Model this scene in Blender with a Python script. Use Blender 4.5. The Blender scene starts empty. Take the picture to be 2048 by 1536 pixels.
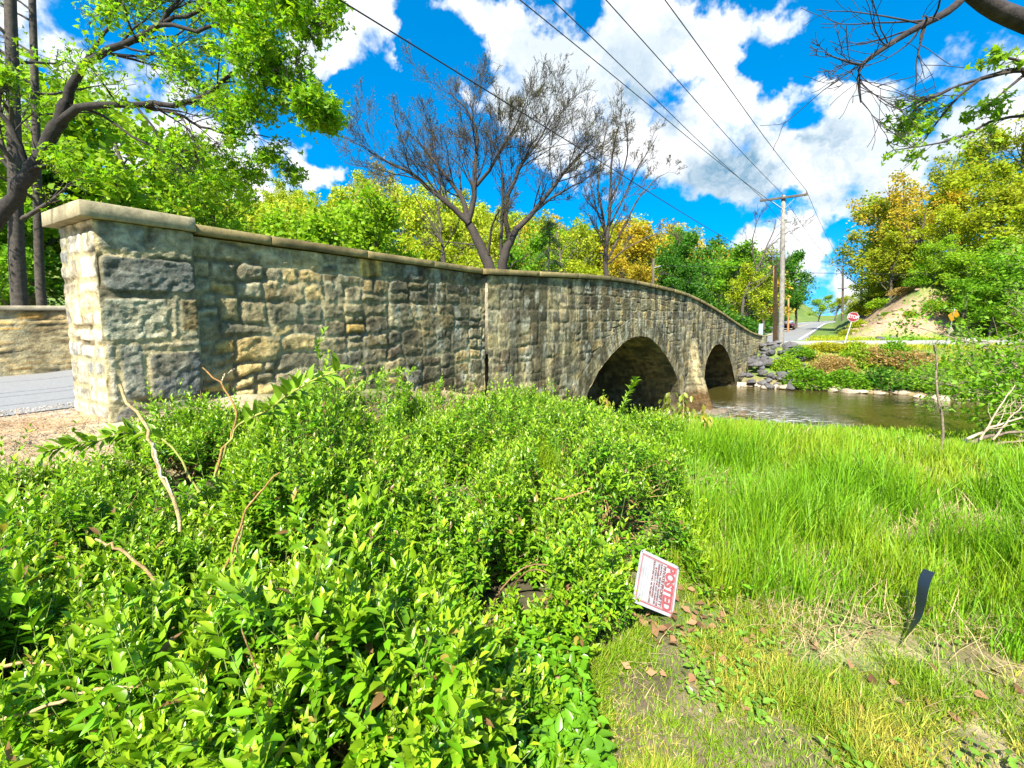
import bpy, bmesh, math, random
import numpy as np
from mathutils import Vector, Matrix
C = bpy.context.scene.collection
SC = bpy.context.scene
rad = math.radians
# ------------------------------------------------------------------ camera
EYE = 1.5; FPX = 900.0; PITCH = rad(5.5); SHIFT = 51.3
cam_d = bpy.data.cameras.new('camera'); cam = bpy.data.objects.new('camera', cam_d); C.objects.link(cam)
cam.location = (0, 0, EYE); cam.rotation_euler = (math.pi/2 - PITCH, 0, 0)
cam_d.sensor_width = 36; cam_d.lens = 36*FPX/2048; cam_d.shift_y = -SHIFT/2048
cam_d.clip_start = .05; cam_d.clip_end = 3000
SC.camera = cam
# ------------------------------------------------------------------ light
SUN_EL, SUN_AZ = 48, 197           # azimuth: compass style, 0 = +Y, 90 = +X
sd = Vector((math.sin(rad(SUN_AZ))*math.cos(rad(SUN_EL)), math.cos(rad(SUN_AZ))*math.cos(rad(SUN_EL)), math.sin(rad(SUN_EL))))
sl = bpy.data.lights.new('sun', 'SUN'); so = bpy.data.objects.new('sun', sl); C.objects.link(so)
sl.energy = 5.0; sl.angle = rad(.53); sl.color = (1, .95, .84)
so.rotation_euler = sd.to_track_quat('Z', 'Y').to_euler()
SC.view_settings.view_transform = 'Standard'; SC.view_settings.look = 'None'
SC.view_settings.gamma = 1; SC.view_settings.exposure = 1.5
SC.cycles.max_bounces = 6; SC.cycles.diffuse_bounces = 3; SC.cycles.glossy_bounces = 3
SC.cycles.transmission_bounces = 4; SC.cycles.transparent_max_bounces = 4
SC.cycles.caustics_reflective = False; SC.cycles.caustics_refractive = False

class NT:
    """small helper for node trees"""
    def __init__(s, tree): s.t = tree; s.L = tree.links; tree.nodes.clear()
    def n(s, typ, ins=None, **kw):
        nd = s.t.nodes.new('ShaderNode' + typ)
        for k, v in kw.items(): setattr(nd, k, v)
        for k, v in (ins or {}).items():
            sk = nd.inputs[k]
            if isinstance(v, bpy.types.NodeSocket): s.L.new(v, sk)
            elif isinstance(v, bpy.types.Node): s.L.new(v.outputs[0], sk)
            else: sk.default_value = v
        return nd
    def math(s, op, a, b=0., clamp=False): return s.n('Math', {0: a, 1: b}, operation=op, use_clamp=clamp).outputs[0]
    def mix(s, f, a, b, blend='MIX'):
        m = s.n('Mix', data_type='RGBA', blend_type=blend)
        for i, v in ((0, f), (6, a), (7, b)):
            if isinstance(v, bpy.types.NodeSocket): s.L.new(v, m.inputs[i])
            else: m.inputs[i].default_value = v if not isinstance(v, tuple) or len(v) == 4 else (*v, 1)
        return m.outputs[2]
    def mr(s, v, a, b, c=0., d=1., smooth=True):
        return s.n('MapRange', {0: v, 1: a, 2: b, 3: c, 4: d}, interpolation_type='SMOOTHSTEP' if smooth else 'LINEAR').outputs[0]
    def noise(s, vec, scale, detail=4, rough=.55, out=0, dist=0.):
        return s.n('TexNoise', {'Vector': vec, 'Scale': scale, 'Detail': detail, 'Roughness': rough, 'Distortion': dist}).outputs[out]

def pray(u, v):
    F = Vector((0, math.cos(PITCH), -math.sin(PITCH))); U = Vector((0, math.sin(PITCH), math.cos(PITCH)))
    return F + Vector((1, 0, 0))*((u-1024)/FPX) + U*((768-SHIFT-v)/FPX)
def at(u, v, Y):
    r = pray(u, v); return Vector((0, 0, EYE)) + r*(Y/r.y)

# ------------------------------------------------------------------ sky
world = bpy.data.worlds.new('World'); SC.world = world; world.use_nodes = True
w = NT(world.node_tree)
sky = w.n('TexSky', sky_type='NISHITA', sun_disc=False, sun_elevation=rad(SUN_EL), sun_rotation=rad(SUN_AZ), air_density=1.0, dust_density=.4, ozone_density=3.0)
hs = w.n('HueSaturation', {'Saturation': 1.5, 'Value': 1.0, 'Color': sky, 'Hue': .492})
tc = w.n('TexCoord').outputs['Generated']
up = w.n('VectorMath', {0: w.n('VectorMath', {0: tc, 1: (0, 0, .22)}, operation='ADD'), }, operation='NORMALIZE')
w.L.new(up.outputs[0], sky.inputs['Vector'])
nv = w.n('TexNoise', {'Vector': tc, 'Scale': 3.5, 'Detail': 6, 'Roughness': .62}).outputs['Color']
dv = w.n('VectorMath', {0: nv, 1: (.5, .5, .5)}, operation='SUBTRACT')
dv = w.n('VectorMath', {0: dv, 'Scale': .32}, operation='SCALE')
dp = w.n('VectorMath', {0: tc, 1: dv}, operation='ADD').outputs[0]
def blobs(lst):
    acc = None
    for (u, v, r, wt) in lst:
        rr = pray(u, v); k = 1/rr.length; c = rr*k
        dist = w.n('VectorMath', {0: dp, 1: tuple(c)}, operation='DISTANCE').outputs['Value']
        val = w.mr(dist, 0., r/FPX*k**.8, wt, 0.)
        acc = val if acc is None else w.math('ADD', acc, val)
    return acc
CL = [(700,40,170,.8),(620,60,150,.6),(480,350,150,.8),(880,60,80,.6),(1000,90,90,.6),(1500,170,80,.5),(1580,60,90,.5),(330,250,160,.7),(300,60,120,.6),(60,250,120,.6),(640,90,120,.9),(730,60,130,1.),(770,130,80,.8),(540,330,150,1.),(450,300,120,.9),(420,110,130,.8),(170,80,80,.8),(640,360,60,.6),
 (850,10,60,.5),(930,10,70,.55),(1040,60,80,.7),(1120,140,130,1.),(1210,60,150,1.),(1330,30,130,1.),(1420,110,110,1.),(1060,230,110,.8),(960,235,90,.75),(915,190,60,.5),
 (1190,260,130,1.),(1340,300,150,1.),(1450,260,130,1.),(1560,190,100,.9),(1570,290,150,1.),(1660,260,120,.9),(1760,250,90,.8),(1800,330,110,.9),(1680,340,130,.9),
 (1130,340,130,.8),(1260,370,110,.8),(1400,370,110,.7),(1530,340,120,.8),(1560,60,60,.35),(1620,70,60,.45),(1690,30,60,.4),(1650,500,80,.9),(1590,530,90,.8),(1700,540,80,.6),(1680,405,70,.6),(1760,400,90,.7),(1960,60,110,.5),(1980,250,100,.7),(1880,120,60,.3),(1480,30,70,.35),
 (-300,200,400,.8),(2500,150,400,.8),(2900,500,300,.6)]
HOLES = [(1135,45,60,.7),(905,150,80,.5),(1700,100,90,.4),(1590,235,60,.55),(1350,395,70,.4),(830,120,50,.4),(720,230,110,.7),(1540,130,60,.4),(1480,90,50,.35),(1300,440,110,.6),(1720,120,80,.5),(1690,190,60,.3),(1560,400,60,.3),(1420,420,90,.5),(1480,445,80,.5),(870,250,90,.5),(1860,330,70,.4)]
DK = [(1310,215,120,.9),(1380,60,120,.6),(1540,330,170,.9),(1450,310,110,.6),(1640,350,120,.8),(1240,140,80,.5),(760,90,80,.35),(1740,420,110,.6),(1660,575,130,.35),(1350,190,100,.5),(560,350,60,.2)]
fb = w.noise(tc, 5.5, 9, .6)
fb2 = w.noise(dp, 2.2, 5, .55)
dens = w.math('SUBTRACT', w.math('MINIMUM', blobs(CL), .95), blobs(HOLES))
base = w.mr(w.n('SeparateXYZ', {0: tc}).outputs[1], .1, -.3, 0., .45)
dens = w.math('ADD', dens, base)
dens = w.math('ADD', dens, w.math('MULTIPLY', w.math('SUBTRACT', fb, .5), 3.4))
cm = w.mr(dens, .36, .80)
thick = w.mr(dens, .7, 1.5)
dk = w.math('MULTIPLY', blobs(DK), w.mr(w.noise(dp, 3.2, 7, .6), .36, .62, .12, 1.05))
dk = w.math('ADD', dk, w.math('MULTIPLY', w.mr(w.noise(dp, 5, 8, .62), .42, .66), .46), clamp=True)
ccol = w.mix(dk, (1.0, 1.0, 1.0, 1), (.17, .33, .47, 1))
bg1 = w.n('Background', {'Color': hs, 'Strength': .115})
bg2 = w.n('Background', {'Color': ccol, 'Strength': .50})
ms = w.n('MixShader', {0: cm, 1: bg1, 2: bg2})
w.n('OutputWorld', {0: ms})

# ------------------------------------------------------------------ numpy noise
def _h(ix, iy, iz, seed):
    x = (ix.astype(np.int64)*374761393 + iy.astype(np.int64)*668265263 + iz.astype(np.int64)*2147483647 + seed*1274126177) & 0xffffffff
    x = ((x ^ (x >> 13))*1274126177) & 0xffffffff
    x = ((x ^ (x >> 16))*2246822519) & 0xffffffff
    return ((x ^ (x >> 15)) & 0xffffff)/float(0xffffff)
def vnoise(x, y, z=None, seed=0):
    x = np.asarray(x, float); y = np.asarray(y, float); z = np.zeros_like(x) if z is None else np.asarray(z, float)
    xi, yi, zi = np.floor(x), np.floor(y), np.floor(z)
    fx, fy, fz = x-xi, y-yi, z-zi
    fx, fy, fz = [f*f*(3-2*f) for f in (fx, fy, fz)]
    r = 0
    for a in (0, 1):
        for b in (0, 1):
            for c in (0, 1):
                r = r + _h(xi+a, yi+b, zi+c, seed)*(fx if a else 1-fx)*(fy if b else 1-fy)*(fz if c else 1-fz)
    return r
def fbm(x, y, z=None, seed=0, oct=4):
    s = 0; a = .5; t = 0
    for i in range(oct):
        k = 2.03**i
        s = s + a*vnoise(np.asarray(x)*k, np.asarray(y)*k, None if z is None else np.asarray(z)*k, seed+i*17); t += a; a *= .5
    return s/t
def sst(x, a, b):
    t = np.clip((np.asarray(x, float)-a)/(b-a), 0, 1); return t*t*(3-2*t)

# ------------------------------------------------------------------ mesh helpers
def wloc(o):
    l = np.zeros(3)
    while o is not None: l = l+np.array(o.location); o = o.parent
    return l
def mk(name, V, F, m, parent=None, col=None, smooth=False, local=False):
    """V (n,3), F: (m,k) int array or list of faces -> one mesh object. V is in world space unless local."""
    V = np.asarray(V, float)
    if parent is not None and not local: V = V-wloc(parent)
    me = bpy.data.meshes.new(name)
    if isinstance(F, np.ndarray): lens = np.full(len(F), F.shape[1]); flat = F.ravel()
    elif isinstance(F, tuple):     # several arrays
        lens = np.concatenate([np.full(len(f), f.shape[1]) for f in F if len(f)]); flat = np.concatenate([f.ravel() for f in F if len(f)])
    else: lens = np.array([len(f) for f in F]); flat = np.array([i for f in F for i in f])
    me.vertices.add(len(V)); me.vertices.foreach_set('co', V.astype(np.float32).ravel())
    me.loops.add(len(flat)); me.loops.foreach_set('vertex_index', flat.astype(np.int32))
    me.polygons.add(len(lens)); me.polygons.foreach_set('loop_start', np.concatenate([[0], np.cumsum(lens)[:-1]]).astype(np.int32))
    if smooth: me.polygons.foreach_set('use_smooth', np.ones(len(lens), bool))
    me.update(calc_edges=True)
    if col is not None:
        col = np.asarray(col, float)
        if col.shape[1] == 3: col = np.concatenate([col, np.ones((len(col), 1))], 1)
        at_ = me.attributes.new('Col', 'FLOAT_COLOR', 'POINT'); at_.data.foreach_set('color', col.astype(np.float32).ravel())
    if m is not None: me.materials.append(m)
    o = bpy.data.objects.new(name, me); C.objects.link(o)
    if parent is not None: o.parent = parent
    return o
def tag(o, label=None, cat=None, group=None, kind=None):
    for k, v in (('label', label), ('category', cat), ('group', group), ('kind', kind)):
        if v: o[k] = v
    return o
def thing(name, label, cat, loc=(0, 0, 0), group=None, rz=0):
    o = bpy.data.objects.new(name, None); C.objects.link(o); o.location = loc; o.rotation_euler = (0, 0, rz); o.empty_display_size = .1
    return tag(o, label, cat, group)
def dup(root, loc, rz=0, sc=1., label=None, group=None, color=None, cat=None):
    def cp(o, par):
        c = o.copy(); C.objects.link(c); c.parent = par
        if color: c.color = (*color, 1)
        for ch in o.children: cp(ch, c)
        return c
    r = cp(root, None); r.location = loc; r.rotation_euler = (0, 0, rz); r.scale = (sc, sc, sc) if not isinstance(sc, tuple) else sc
    return tag(r, label, cat, group)
def grid_faces(nu, nv, closed=False):
    """faces of a grid with nu columns, nv rows; index = i*nv + j"""
    i = np.arange(nu if closed else nu-1)[:, None]; j = np.arange(nv-1)[None, :]; i2 = (i+1) % nu
    return np.stack([i*nv+j, i2*nv+j, i2*nv+j+1, i*nv+j+1], -1).reshape(-1, 4)
def tubes(paths, sides=5):
    """paths: list of (pts (k,3), radii (k)) -> V, F"""
    by = {}
    for p, r in paths: by.setdefault(len(p), []).append((p, r))
    Vs, Fs, off = [], [], 0
    for k, lst in by.items():
        P = np.array([a for a, _ in lst], float); Rr = np.array([b for _, b in lst], float); M = len(lst)
        T = np.gradient(P, axis=1); T /= np.linalg.norm(T, axis=2, keepdims=True)+1e-9
        ref = np.where(np.abs(T[:, :1, 2:]) > .8, np.array([1., 0, 0]), np.array([0, 0, 1.])); ref = np.broadcast_to(ref, T.shape)
        A = np.cross(T, ref); A /= np.linalg.norm(A, axis=2, keepdims=True)+1e-9; B = np.cross(T, A)
        th = np.arange(sides)*2*np.pi/sides
        V = P[:, :, None, :]+Rr[:, :, None, None]*(A[:, :, None, :]*np.cos(th)[None, None, :, None]+B[:, :, None, :]*np.sin(th)[None, None, :, None])
        j = np.arange(k-1)[:, None]; s = np.arange(sides)[None, :]
        f = np.stack([j*sides+s, j*sides+(s+1) % sides, (j+1)*sides+(s+1) % sides, (j+1)*sides+s], -1).reshape(-1, 4)
        F = (f[None]+(np.arange(M)*k*sides)[:, None, None]).reshape(-1, 4)+off
        Vs.append(V.reshape(-1, 3)); Fs.append(F); off += M*k*sides
    return np.concatenate(Vs), np.concatenate(Fs)
def bm_obj(name, bm, m, parent=None, smooth=False):
    me = bpy.data.meshes.new(name); bm.normal_update(); bm.to_mesh(me); bm.free()
    if smooth:
        for p in me.polygons: p.use_smooth = True
    if m: me.materials.append(m)
    o = bpy.data.objects.new(name, me); C.objects.link(o)
    if parent is not None: o.parent = parent
    return o
def bm_box(bm, c, s, bev=0, rot=None, seg=1):
    mtx = Matrix.Translation(c) @ (rot or Matrix()) @ Matrix.Diagonal((*s, 1))
    g = bmesh.ops.create_cube(bm, size=1, matrix=mtx)
    if bev:
        es = list({e for v in g['verts'] for e in v.link_edges})
        bmesh.ops.bevel(bm, geom=es, offset=bev, segments=seg, affect='EDGES', profile=.6)
def bm_cyl(bm, p0, p1, r0, r1=None, seg=12):
    p0, p1 = Vector(p0), Vector(p1); d = p1-p0
    mtx = Matrix.Translation((p0+p1)/2) @ d.to_track_quat('Z', 'Y').to_matrix().to_4x4()
    bmesh.ops.create_cone(bm, cap_ends=True, segments=seg, radius1=r0, radius2=r0 if r1 is None else r1, depth=d.length, matrix=mtx)

# ------------------------------------------------------------------ materials
def mat(name): m = bpy.data.materials.new(name); m.use_nodes = True; return m, NT(m.node_tree)
def simple(name, col, rough=.6, metal=0, nscale=0, namt=.25, bump=0, spec=.4, emit=None):
    m, t = mat(name); c = (*col, 1); tcx = t.n('TexCoord').outputs['Object']
    ins = {'Roughness': rough, 'Metallic': metal, 'Specular IOR Level': spec}
    if nscale:
        f = t.noise(tcx, nscale, 6, .6)
        ins['Base Color'] = t.mix(1., c, t.n('CombineColor', {0: (v := t.mr(f, .25, .75, 1-namt, 1+namt)), 1: v, 2: v}).outputs[0], 'MULTIPLY')
        if bump: ins['Normal'] = t.n('Bump', {'Strength': bump, 'Distance': .02, 'Height': f})
    else: ins['Base Color'] = c
    b = t.n('BsdfPrincipled', ins); t.n('OutputMaterial', {0: b}); return m
def colmat(name, rough=.85, nscale=8, namt=.3, bump=.4, dist=.02, spec=.25, scales=1., obj=False):
    """colour from the mesh's Col attribute with fine noise"""
    m, t = mat(name); a = t.n('Attribute', attribute_name='Col').outputs['Color']
    tcx = t.n('TexCoord').outputs['Object']
    f = t.noise(tcx, nscale, 8, .65); g = t.noise(tcx, nscale*5, 6, .7)
    k = t.math('MULTIPLY', t.mr(f, .25, .75, 1-namt, 1+namt), t.mr(g, .25, .75, 1-namt*.6, 1+namt*.6))
    col = t.mix(1., a, t.n('CombineColor', {0: k, 1: k, 2: k}).outputs[0], 'MULTIPLY')
    if obj: col = t.mix(1., col, t.n('ObjectInfo').outputs['Color'], 'MULTIPLY')
    h = t.math('ADD', f, t.math('MULTIPLY', g, .35))
    b = t.n('BsdfPrincipled', {'Base Color': col, 'Roughness': rough, 'Specular IOR Level': spec, 'Normal': t.n('Bump', {'Strength': bump, 'Distance': dist, 'Height': h})})
    t.n('OutputMaterial', {0: b}); return m
def leafmat(name, trans=.4, rough=.45, spec=.35, tr_tint=(1.15, 1.2, .5), obj=False):
    m, t = mat(name); a = t.n('Attribute', attribute_name='Col').outputs['Color']
    if obj: a = t.mix(1., a, t.n('ObjectInfo').outputs['Color'], 'MULTIPLY')
    b = t.n('BsdfPrincipled', {'Base Color': a, 'Roughness': rough, 'Specular IOR Level': spec})
    tr = t.n('BsdfTranslucent', {'Color': t.mix(1., a, tr_tint, 'MULTIPLY')})
    t.n('OutputMaterial', {0: t.n('MixShader', {0: trans, 1: b, 2: tr})}); return m
M = {}
M['stone'] = colmat('stone', .9, 13, .42, .9, .03)
M['ground'] = colmat('ground', .95, 5, .35, .6, .04)
M['concrete'] = colmat('concrete', .9, 7, .3, .5, .01)
M['rock'] = colmat('rock', .9, 4, .35, .7, .05)
M['shrub_leaf'] = leafmat('shrub_leaf', .36, .34, .5)
M['tree_leaf'] = leafmat('tree_leaf', .58, .5, .3)
M['far_leaf'] = leafmat('far_leaf', .48, .6, .2, obj=True)
M['grass_blade'] = leafmat('grass_blade', .4, .5, .25, (1.2, 1.15, .5))
M['dry'] = leafmat('dry', .2, .8, .1, (1, .9, .7))
M['bark'] = colmat('bark', .9, 14, .4, .8, .02)
M['far_bark'] = colmat('far_bark', .9, 3, .3, .3, .02, obj=True)
M['asphalt'] = simple('asphalt', (.19, .19, .19), .9, nscale=30, namt=.15, bump=.2)
M['gravel_road'] = simple('gravel_road', (.30, .28, .25), .95, nscale=40, namt=.25, bump=.4)
M['white_paint'] = simple('white_paint', (.75, .75, .72), .7, nscale=20, namt=.12)
M['yellow_paint'] = simple('yellow_paint', (.6, .42, .08), .7, nscale=20, namt=.15)

# ------------------------------------------------------------------ plan of the place
K = np.array([-.5, 9.2]); D = np.array([.63726, .77065]); N = np.array([.77065, -.63726])
PW = np.array([-3.64, 4.0]); WD = np.array([.51691, .85604]); WN = np.array([.85604, -.51691]); WLEN = 6.0745
RD = np.array([.582, .813]); RN = np.array([.813, -.582]); RA = np.array([22.48, 35.15])
WATER = -2.5
def bw(s, w_): return K+np.multiply.outer(s, D)+np.multiply.outer(w_, N) if np.ndim(s) else K+s*D+w_*N
def bpt(s, w_, z): p = K+s*D+w_*N; return (p[0], p[1], z)
COP = np.array([(-30, 1.6), (-12, 2.2), (-6, 2.42), (-.14, 2.42), (1.8, 2.5), (4.66, 2.62), (7.34, 2.59), (9.8, 2.50), (12.25, 2.33), (14.5, 2.03), (16.72, 1.67), (20, 1.07), (23.29, .51), (25.5, .26), (27.2, .16)])
def cop(s): return np.interp(s, COP[:, 0], COP[:, 1])
DK_ = np.array([(-40, .1), (-12, .42), (-6, .52), (0, 1.0), (5, 1.45), (8, 1.48), (12.5, 1.15), (17, .45), (23, -.45), (27, -.58), (200, -.58)])
def deck(s): return np.interp(s, DK_[:, 0], DK_[:, 1])
def roadz(t): return np.interp(t, [-10, 0, 30, 90, 200, 400], [-.58, -.58, -.7, -.85, -.6, 1.])
def tz(x, y):
    x = np.asarray(x, float); y = np.asarray(y, float)
    rx, ry = x-K[0], y-K[1]; s = rx*D[0]+ry*D[1]; wv = rx*N[0]+ry*N[1]
    sn = 9+.42*np.clip(wv, 0, 30)+.5*(fbm(x*.3, y*.3, seed=5)-.5); sf = 21+.22*np.clip(wv, 0, 30)+.6*(fbm(x*.25, y*.25, seed=6)-.5)
    e, e2 = sn-s, s-sf
    lump = (fbm(x*.35, y*.35, seed=1)-.5)*.35*sst(np.hypot(x, y), 2, 8)+(fbm(x*1.6, y*1.6, seed=2)-.5)*.07
    near = -2.62+.55*(1-np.exp(-np.clip(e, 0, 99)/.7))+2.07*sst(e, -2, 15.5)+lump
    far = -2.62+.35*(1-np.exp(-np.clip(e2, 0, 99)/.5))+1.72*sst(e2, 0, 8.5)+lump*1.2
    bed = -3.3+lump
    z = np.where(e > 0, near, np.where(e2 > 0, far, bed+(.68-lump)*np.exp(-np.minimum(np.abs(e), np.abs(e2))/.5)))
    # embankment in front of the wing wall
    wf = np.where(s < 0, np.clip(-s, 0, 6)*.148, 0)
    top = .58-.022*np.clip(s+6, 0, 99)**2
    emb = np.where(s < 3, top-.30*np.clip(wv-.75, 0, 9)-.05*np.clip(-6-s, 0, 20)+lump, -9)
    z = np.where(wv > wf-.3, np.maximum(z, emb), z)
    # fill under the road between the parapets
    k = sst(wv, -.15+wf, -.35+wf)*sst(wv, -6.6, -5.6)
    k = k*np.maximum(sst(s, 3.4, 2.6), sst(s, 21.2, 22.4))*sst(s, 36, 30)
    z = z*(1-k)+(deck(s)-.05)*k
    k3 = sst(s, 25.2, 26.8)*sst(wv, 3.2, .9)*sst(wv, -6.6, -5.6)*sst(s, 36, 30); z = z*(1-k3)+(deck(s)-.06)*k3
    k2 = sst(s, -5.3, -5.7)*sst(wv, 1.2, .4)*sst(wv, -8, -6)
    z = z*(1-k2)+(deck(s)-.012)*k2
    # behind the bridge
    kb = sst(wv, -6, -9); back = .1+.8*(fbm(x*.08, y*.08, seed=9)-.5)
    z = np.where((e > 0), z*(1-kb)+np.minimum(back, -2.6+1.0*np.clip(e, 0, 9))*kb, z)
    # main road corridor beyond the junction and the cross road
    tx, ty = x-RA[0], y-RA[1]; t = tx*RD[0]+ty*RD[1]; q = tx*RN[0]+ty*RN[1]
    rz = roadz(t)
    kr = sst(t, -9, -3)*sst(np.abs(q+3.6), 11, 5.5); z = z*(1-kr)+(rz-.08)*kr
    cy = crossy(x); kc = sst(x, 15, 19)*sst(np.abs(y-cy), 6.5, 3.6); z = z*(1-kc)+(-.625+.012*np.clip(x-20, 0, 60))*kc
    # hill to the right
    qm, qc = q-2.6, y-cy-4.8
    hd = np.minimum(qm, qc); hd = np.where(x > 18, hd, -1)
    bump_ = (fbm(x*.15, y*.15, seed=11)-.5)*2.2*sst(hd, 1, 7)+(fbm(x*.7, y*.7, seed=12)-.5)*.8*sst(hd, .2, 2)
    hh = np.interp(hd, [0, .5, 4.5, 10, 25, 60, 150], [0, .15, 3.8, 8.2, 16.5, 26, 36])
    hh = hh*(.45+.55*sst(x, 28, 44)) + .0
    z = np.where(hd > 0, np.maximum(z, -.6)*0+(-.62+.012*np.clip(x-20, 0, 60))+hh+bump_, z)
    # hills behind
    r = np.hypot(x, y); az = np.degrees(np.arctan2(x, y))
    hl = sst(r, 45, 130)*(15*sst(az, 17, 8)+6)*sst(q, -12, -26)
    z = z+hl*np.where(e2 > 0, 1, np.where(wv < -6, 1, 0))
    z = z+sst(r, 160, 420)*16*sst(np.abs(q+3.6), 10, 40)
    return z
def crossy(x): return np.interp(x, [14, 20, 26, 40, 70], [33.6, 33.6, 33.0, 31.6, 27])
def tz1(x, y): return float(tz(np.array([x]), np.array([y]))[0])

# ground sheet: rings round the viewpoint, fine near, coarse far
angs = np.radians(np.concatenate([np.arange(-62, 62, .32), np.arange(62, 298, 3.)]))
rs = np.concatenate([[0], np.geomspace(.45, 700, 330)])
A_, R_ = np.meshgrid(angs, rs, indexing='ij')
GX, GY = R_*np.sin(A_), R_*np.cos(A_); GZ = tz(GX, GY)
rx, ry = GX-K[0], GY-K[1]; S_ = rx*D[0]+ry*D[1]; W_ = rx*N[0]+ry*N[1]
tq = (GX-RA[0])*RN[0]+(GY-RA[1])*RN[1]; cy_ = crossy(GX)
hd_ = np.where(GX > 18, np.minimum(tq-2.6, GY-cy_-4.8), -1)
n1, n2, n3 = fbm(GX*.9, GY*.9, seed=21), fbm(GX*4, GY*4, seed=22), fbm(GX*.2, GY*.2, seed=23)
def lerp(a, b, k): return a*(1-k[..., None])+np.array(b)*k[..., None]
gc = np.zeros(GX.shape+(3,))+np.array([.10, .16, .03])
gc = lerp(gc, (.20, .22, .05), sst(n3, .45, .7)*.7)
nearm = sst(R_, 16, 8)
gc = lerp(gc, (.17, .13, .07), nearm*sst(n1, .38, .62)*.9)          # thatch and bare soil between blades
gc = lerp(gc, (.33, .26, .15), nearm*sst(n2+n1*.5, .72, .95)*.8)
sh = sst(W_, 3.0, 1.3)*sst(S_, -3.2, -5.4)*sst(GZ, .05, .3)
gc = lerp(gc, (.42, .33, .22), sh*(.55+.45*n2))                    # straw covered shoulder
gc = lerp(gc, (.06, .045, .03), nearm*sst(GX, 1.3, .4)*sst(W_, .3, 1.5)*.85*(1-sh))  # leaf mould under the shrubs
mud = sst(GZ, -1.9, -2.4)*sst(R_, 60, 40); gc = lerp(gc, (.20, .15, .08), mud*.9)
cut = sst(hd_, .4, 1.0)*sst(hd_+2.6*(n1-.5), 6.0, 4.6)*sst(GX, 23.5, 25.5)*sst(GX, 47, 42)*sst(GY, 70, 55)
rk = lerp(np.zeros(GX.shape+(3,))+np.array([.34, .215, .13]), (.30, .20, .13), sst(n2, .45, .62))
rk = lerp(rk, (.16, .2, .04), sst(fbm(GX*1.1+7, GY*1.1, seed=31), .60, .68)*.8)
gc = gc*(1-cut[..., None])+rk*cut[..., None]
gc = lerp(gc, (.20, .24, .04), sst(hd_, 4, 7)*(1-cut)*.7)
gc = lerp(gc, (.14, .27, .03), sst(np.abs(GY-cy_-4.6), 2.2, 1.0)*sst(GX, 18, 20)*(1-cut))
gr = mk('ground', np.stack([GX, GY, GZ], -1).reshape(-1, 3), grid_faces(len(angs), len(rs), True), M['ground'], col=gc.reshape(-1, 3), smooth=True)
tag(gr, kind='structure')

# water
m, t = mat('river_water'); g = t.n('NewGeometry').outputs['Position']
mp = t.n('Mapping', {'Vector': g, 'Rotation': (0, 0, rad(25)), 'Scale': (.8, 2.0, 1)}).outputs[0]
h = t.math('ADD', t.noise(mp, 1.4, 4, .6, dist=1.), t.math('MULTIPLY', t.noise(mp, 6, 3, .5), .35))
dist = t.n('VectorMath', {0: g, 1: (9.4, 17.2, WATER)}, operation='DISTANCE').outputs['Value']
rap = t.mr(dist, 4.2, .6)
dist2 = t.n('VectorMath', {0: g, 1: (8.6, 15.4, WATER)}, operation='DISTANCE').outputs['Value']
rap = t.math('MAXIMUM', rap, t.mr(dist2, 2.6, .5))
foam = t.math('MULTIPLY', rap, t.mr(t.noise(t.n('Mapping', {'Vector': g, 'Rotation': (0, 0, rad(20)), 'Scale': (.6, 3.2, 1)}).outputs[0], 2.6, 6, .7, dist=1.5), .50, .66))
bs = t.math('ADD', t.math('MULTIPLY', rap, .5), .10)
bmp = t.n('Bump', {'Strength': bs, 'Distance': .25, 'Height': h})
col = t.mix(t.noise(g, .4, 3), (.065, .052, .010, 1), (.03, .028, .007, 1))
b = t.n('BsdfPrincipled', {'Base Color': t.mix(foam, col, (.75, .78, .78, 1)), 'Roughness': t.math('ADD', .04, t.math('MULTIPLY', foam, .5)), 'IOR': 1.33, 'Specular IOR Level': .6, 'Normal': bmp})
t.n('OutputMaterial', {0: b}); M['water'] = m
pts = [bpt(s, w_, WATER) for s, w_ in ((6.0, -60), (6.0, 0), (8.0, 12), (14, 45), (36, 45), (26, 12), (24.5, 0), (24.5, -60))]
tag(mk('river_water', pts, [list(range(8))], m), kind='structure')

# roads
def strip(name, ctr, half, zfun, m, kind='structure', lo=None):
    """a road sheet along centre points; half = half width (number or per point)"""
    ctr = np.array(ctr, float); T = np.gradient(ctr, axis=0); T /= np.linalg.norm(T, axis=1)[:, None]; nn = np.stack([T[:, 1], -T[:, 0]], 1)
    hw = np.full(len(ctr), half) if np.isscalar(half) else np.array(half)
    off = np.zeros(len(ctr)) if lo is None else np.array(lo)
    cols = [np.concatenate([ctr+nn*(off+hw*f)[:, None], zfun[:, None]], 1) for f in (-1, -.5, 0, .5, 1)]
    V = np.stack(cols, 1).reshape(-1, 3)
    o = mk(name, V, grid_faces(len(ctr), 5)[:, ::-1], m, smooth=True); return tag(o, kind=kind) if kind else o
ss = np.arange(-40, 29, 1.); c1 = K+ss[:, None]*D-2.6*N
tt = np.arange(0, 320, 4.); bend = np.where(tt > 90, (tt-90)**2*.0012, 0)
c2 = RA-3.6*RN+tt[:, None]*RD+bend[:, None]*RN
ctr = np.concatenate([c1, c2]); zz = np.concatenate([deck(ss), roadz(tt)]); hw = np.concatenate([np.where(ss > 24, 2.2+.22*(ss-24), 2.2), np.interp(tt, [0, 10], [5, 3.7])])
strip('main_road', ctr, hw, zz, M['asphalt'])
strip('road_edge_line', c2[1:], .09, roadz(tt[1:])+.006, M['white_paint'], lo=np.full(len(tt)-1, 3.35))
strip('road_edge_line', c2[1:], .09, roadz(tt[1:])+.006, M['white_paint'], lo=np.full(len(tt)-1, -3.35))
strip('road_centre_line', c2[1:], .07, roadz(tt[1:])+.006, M['yellow_paint'], lo=np.zeros(len(tt)-1))
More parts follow.
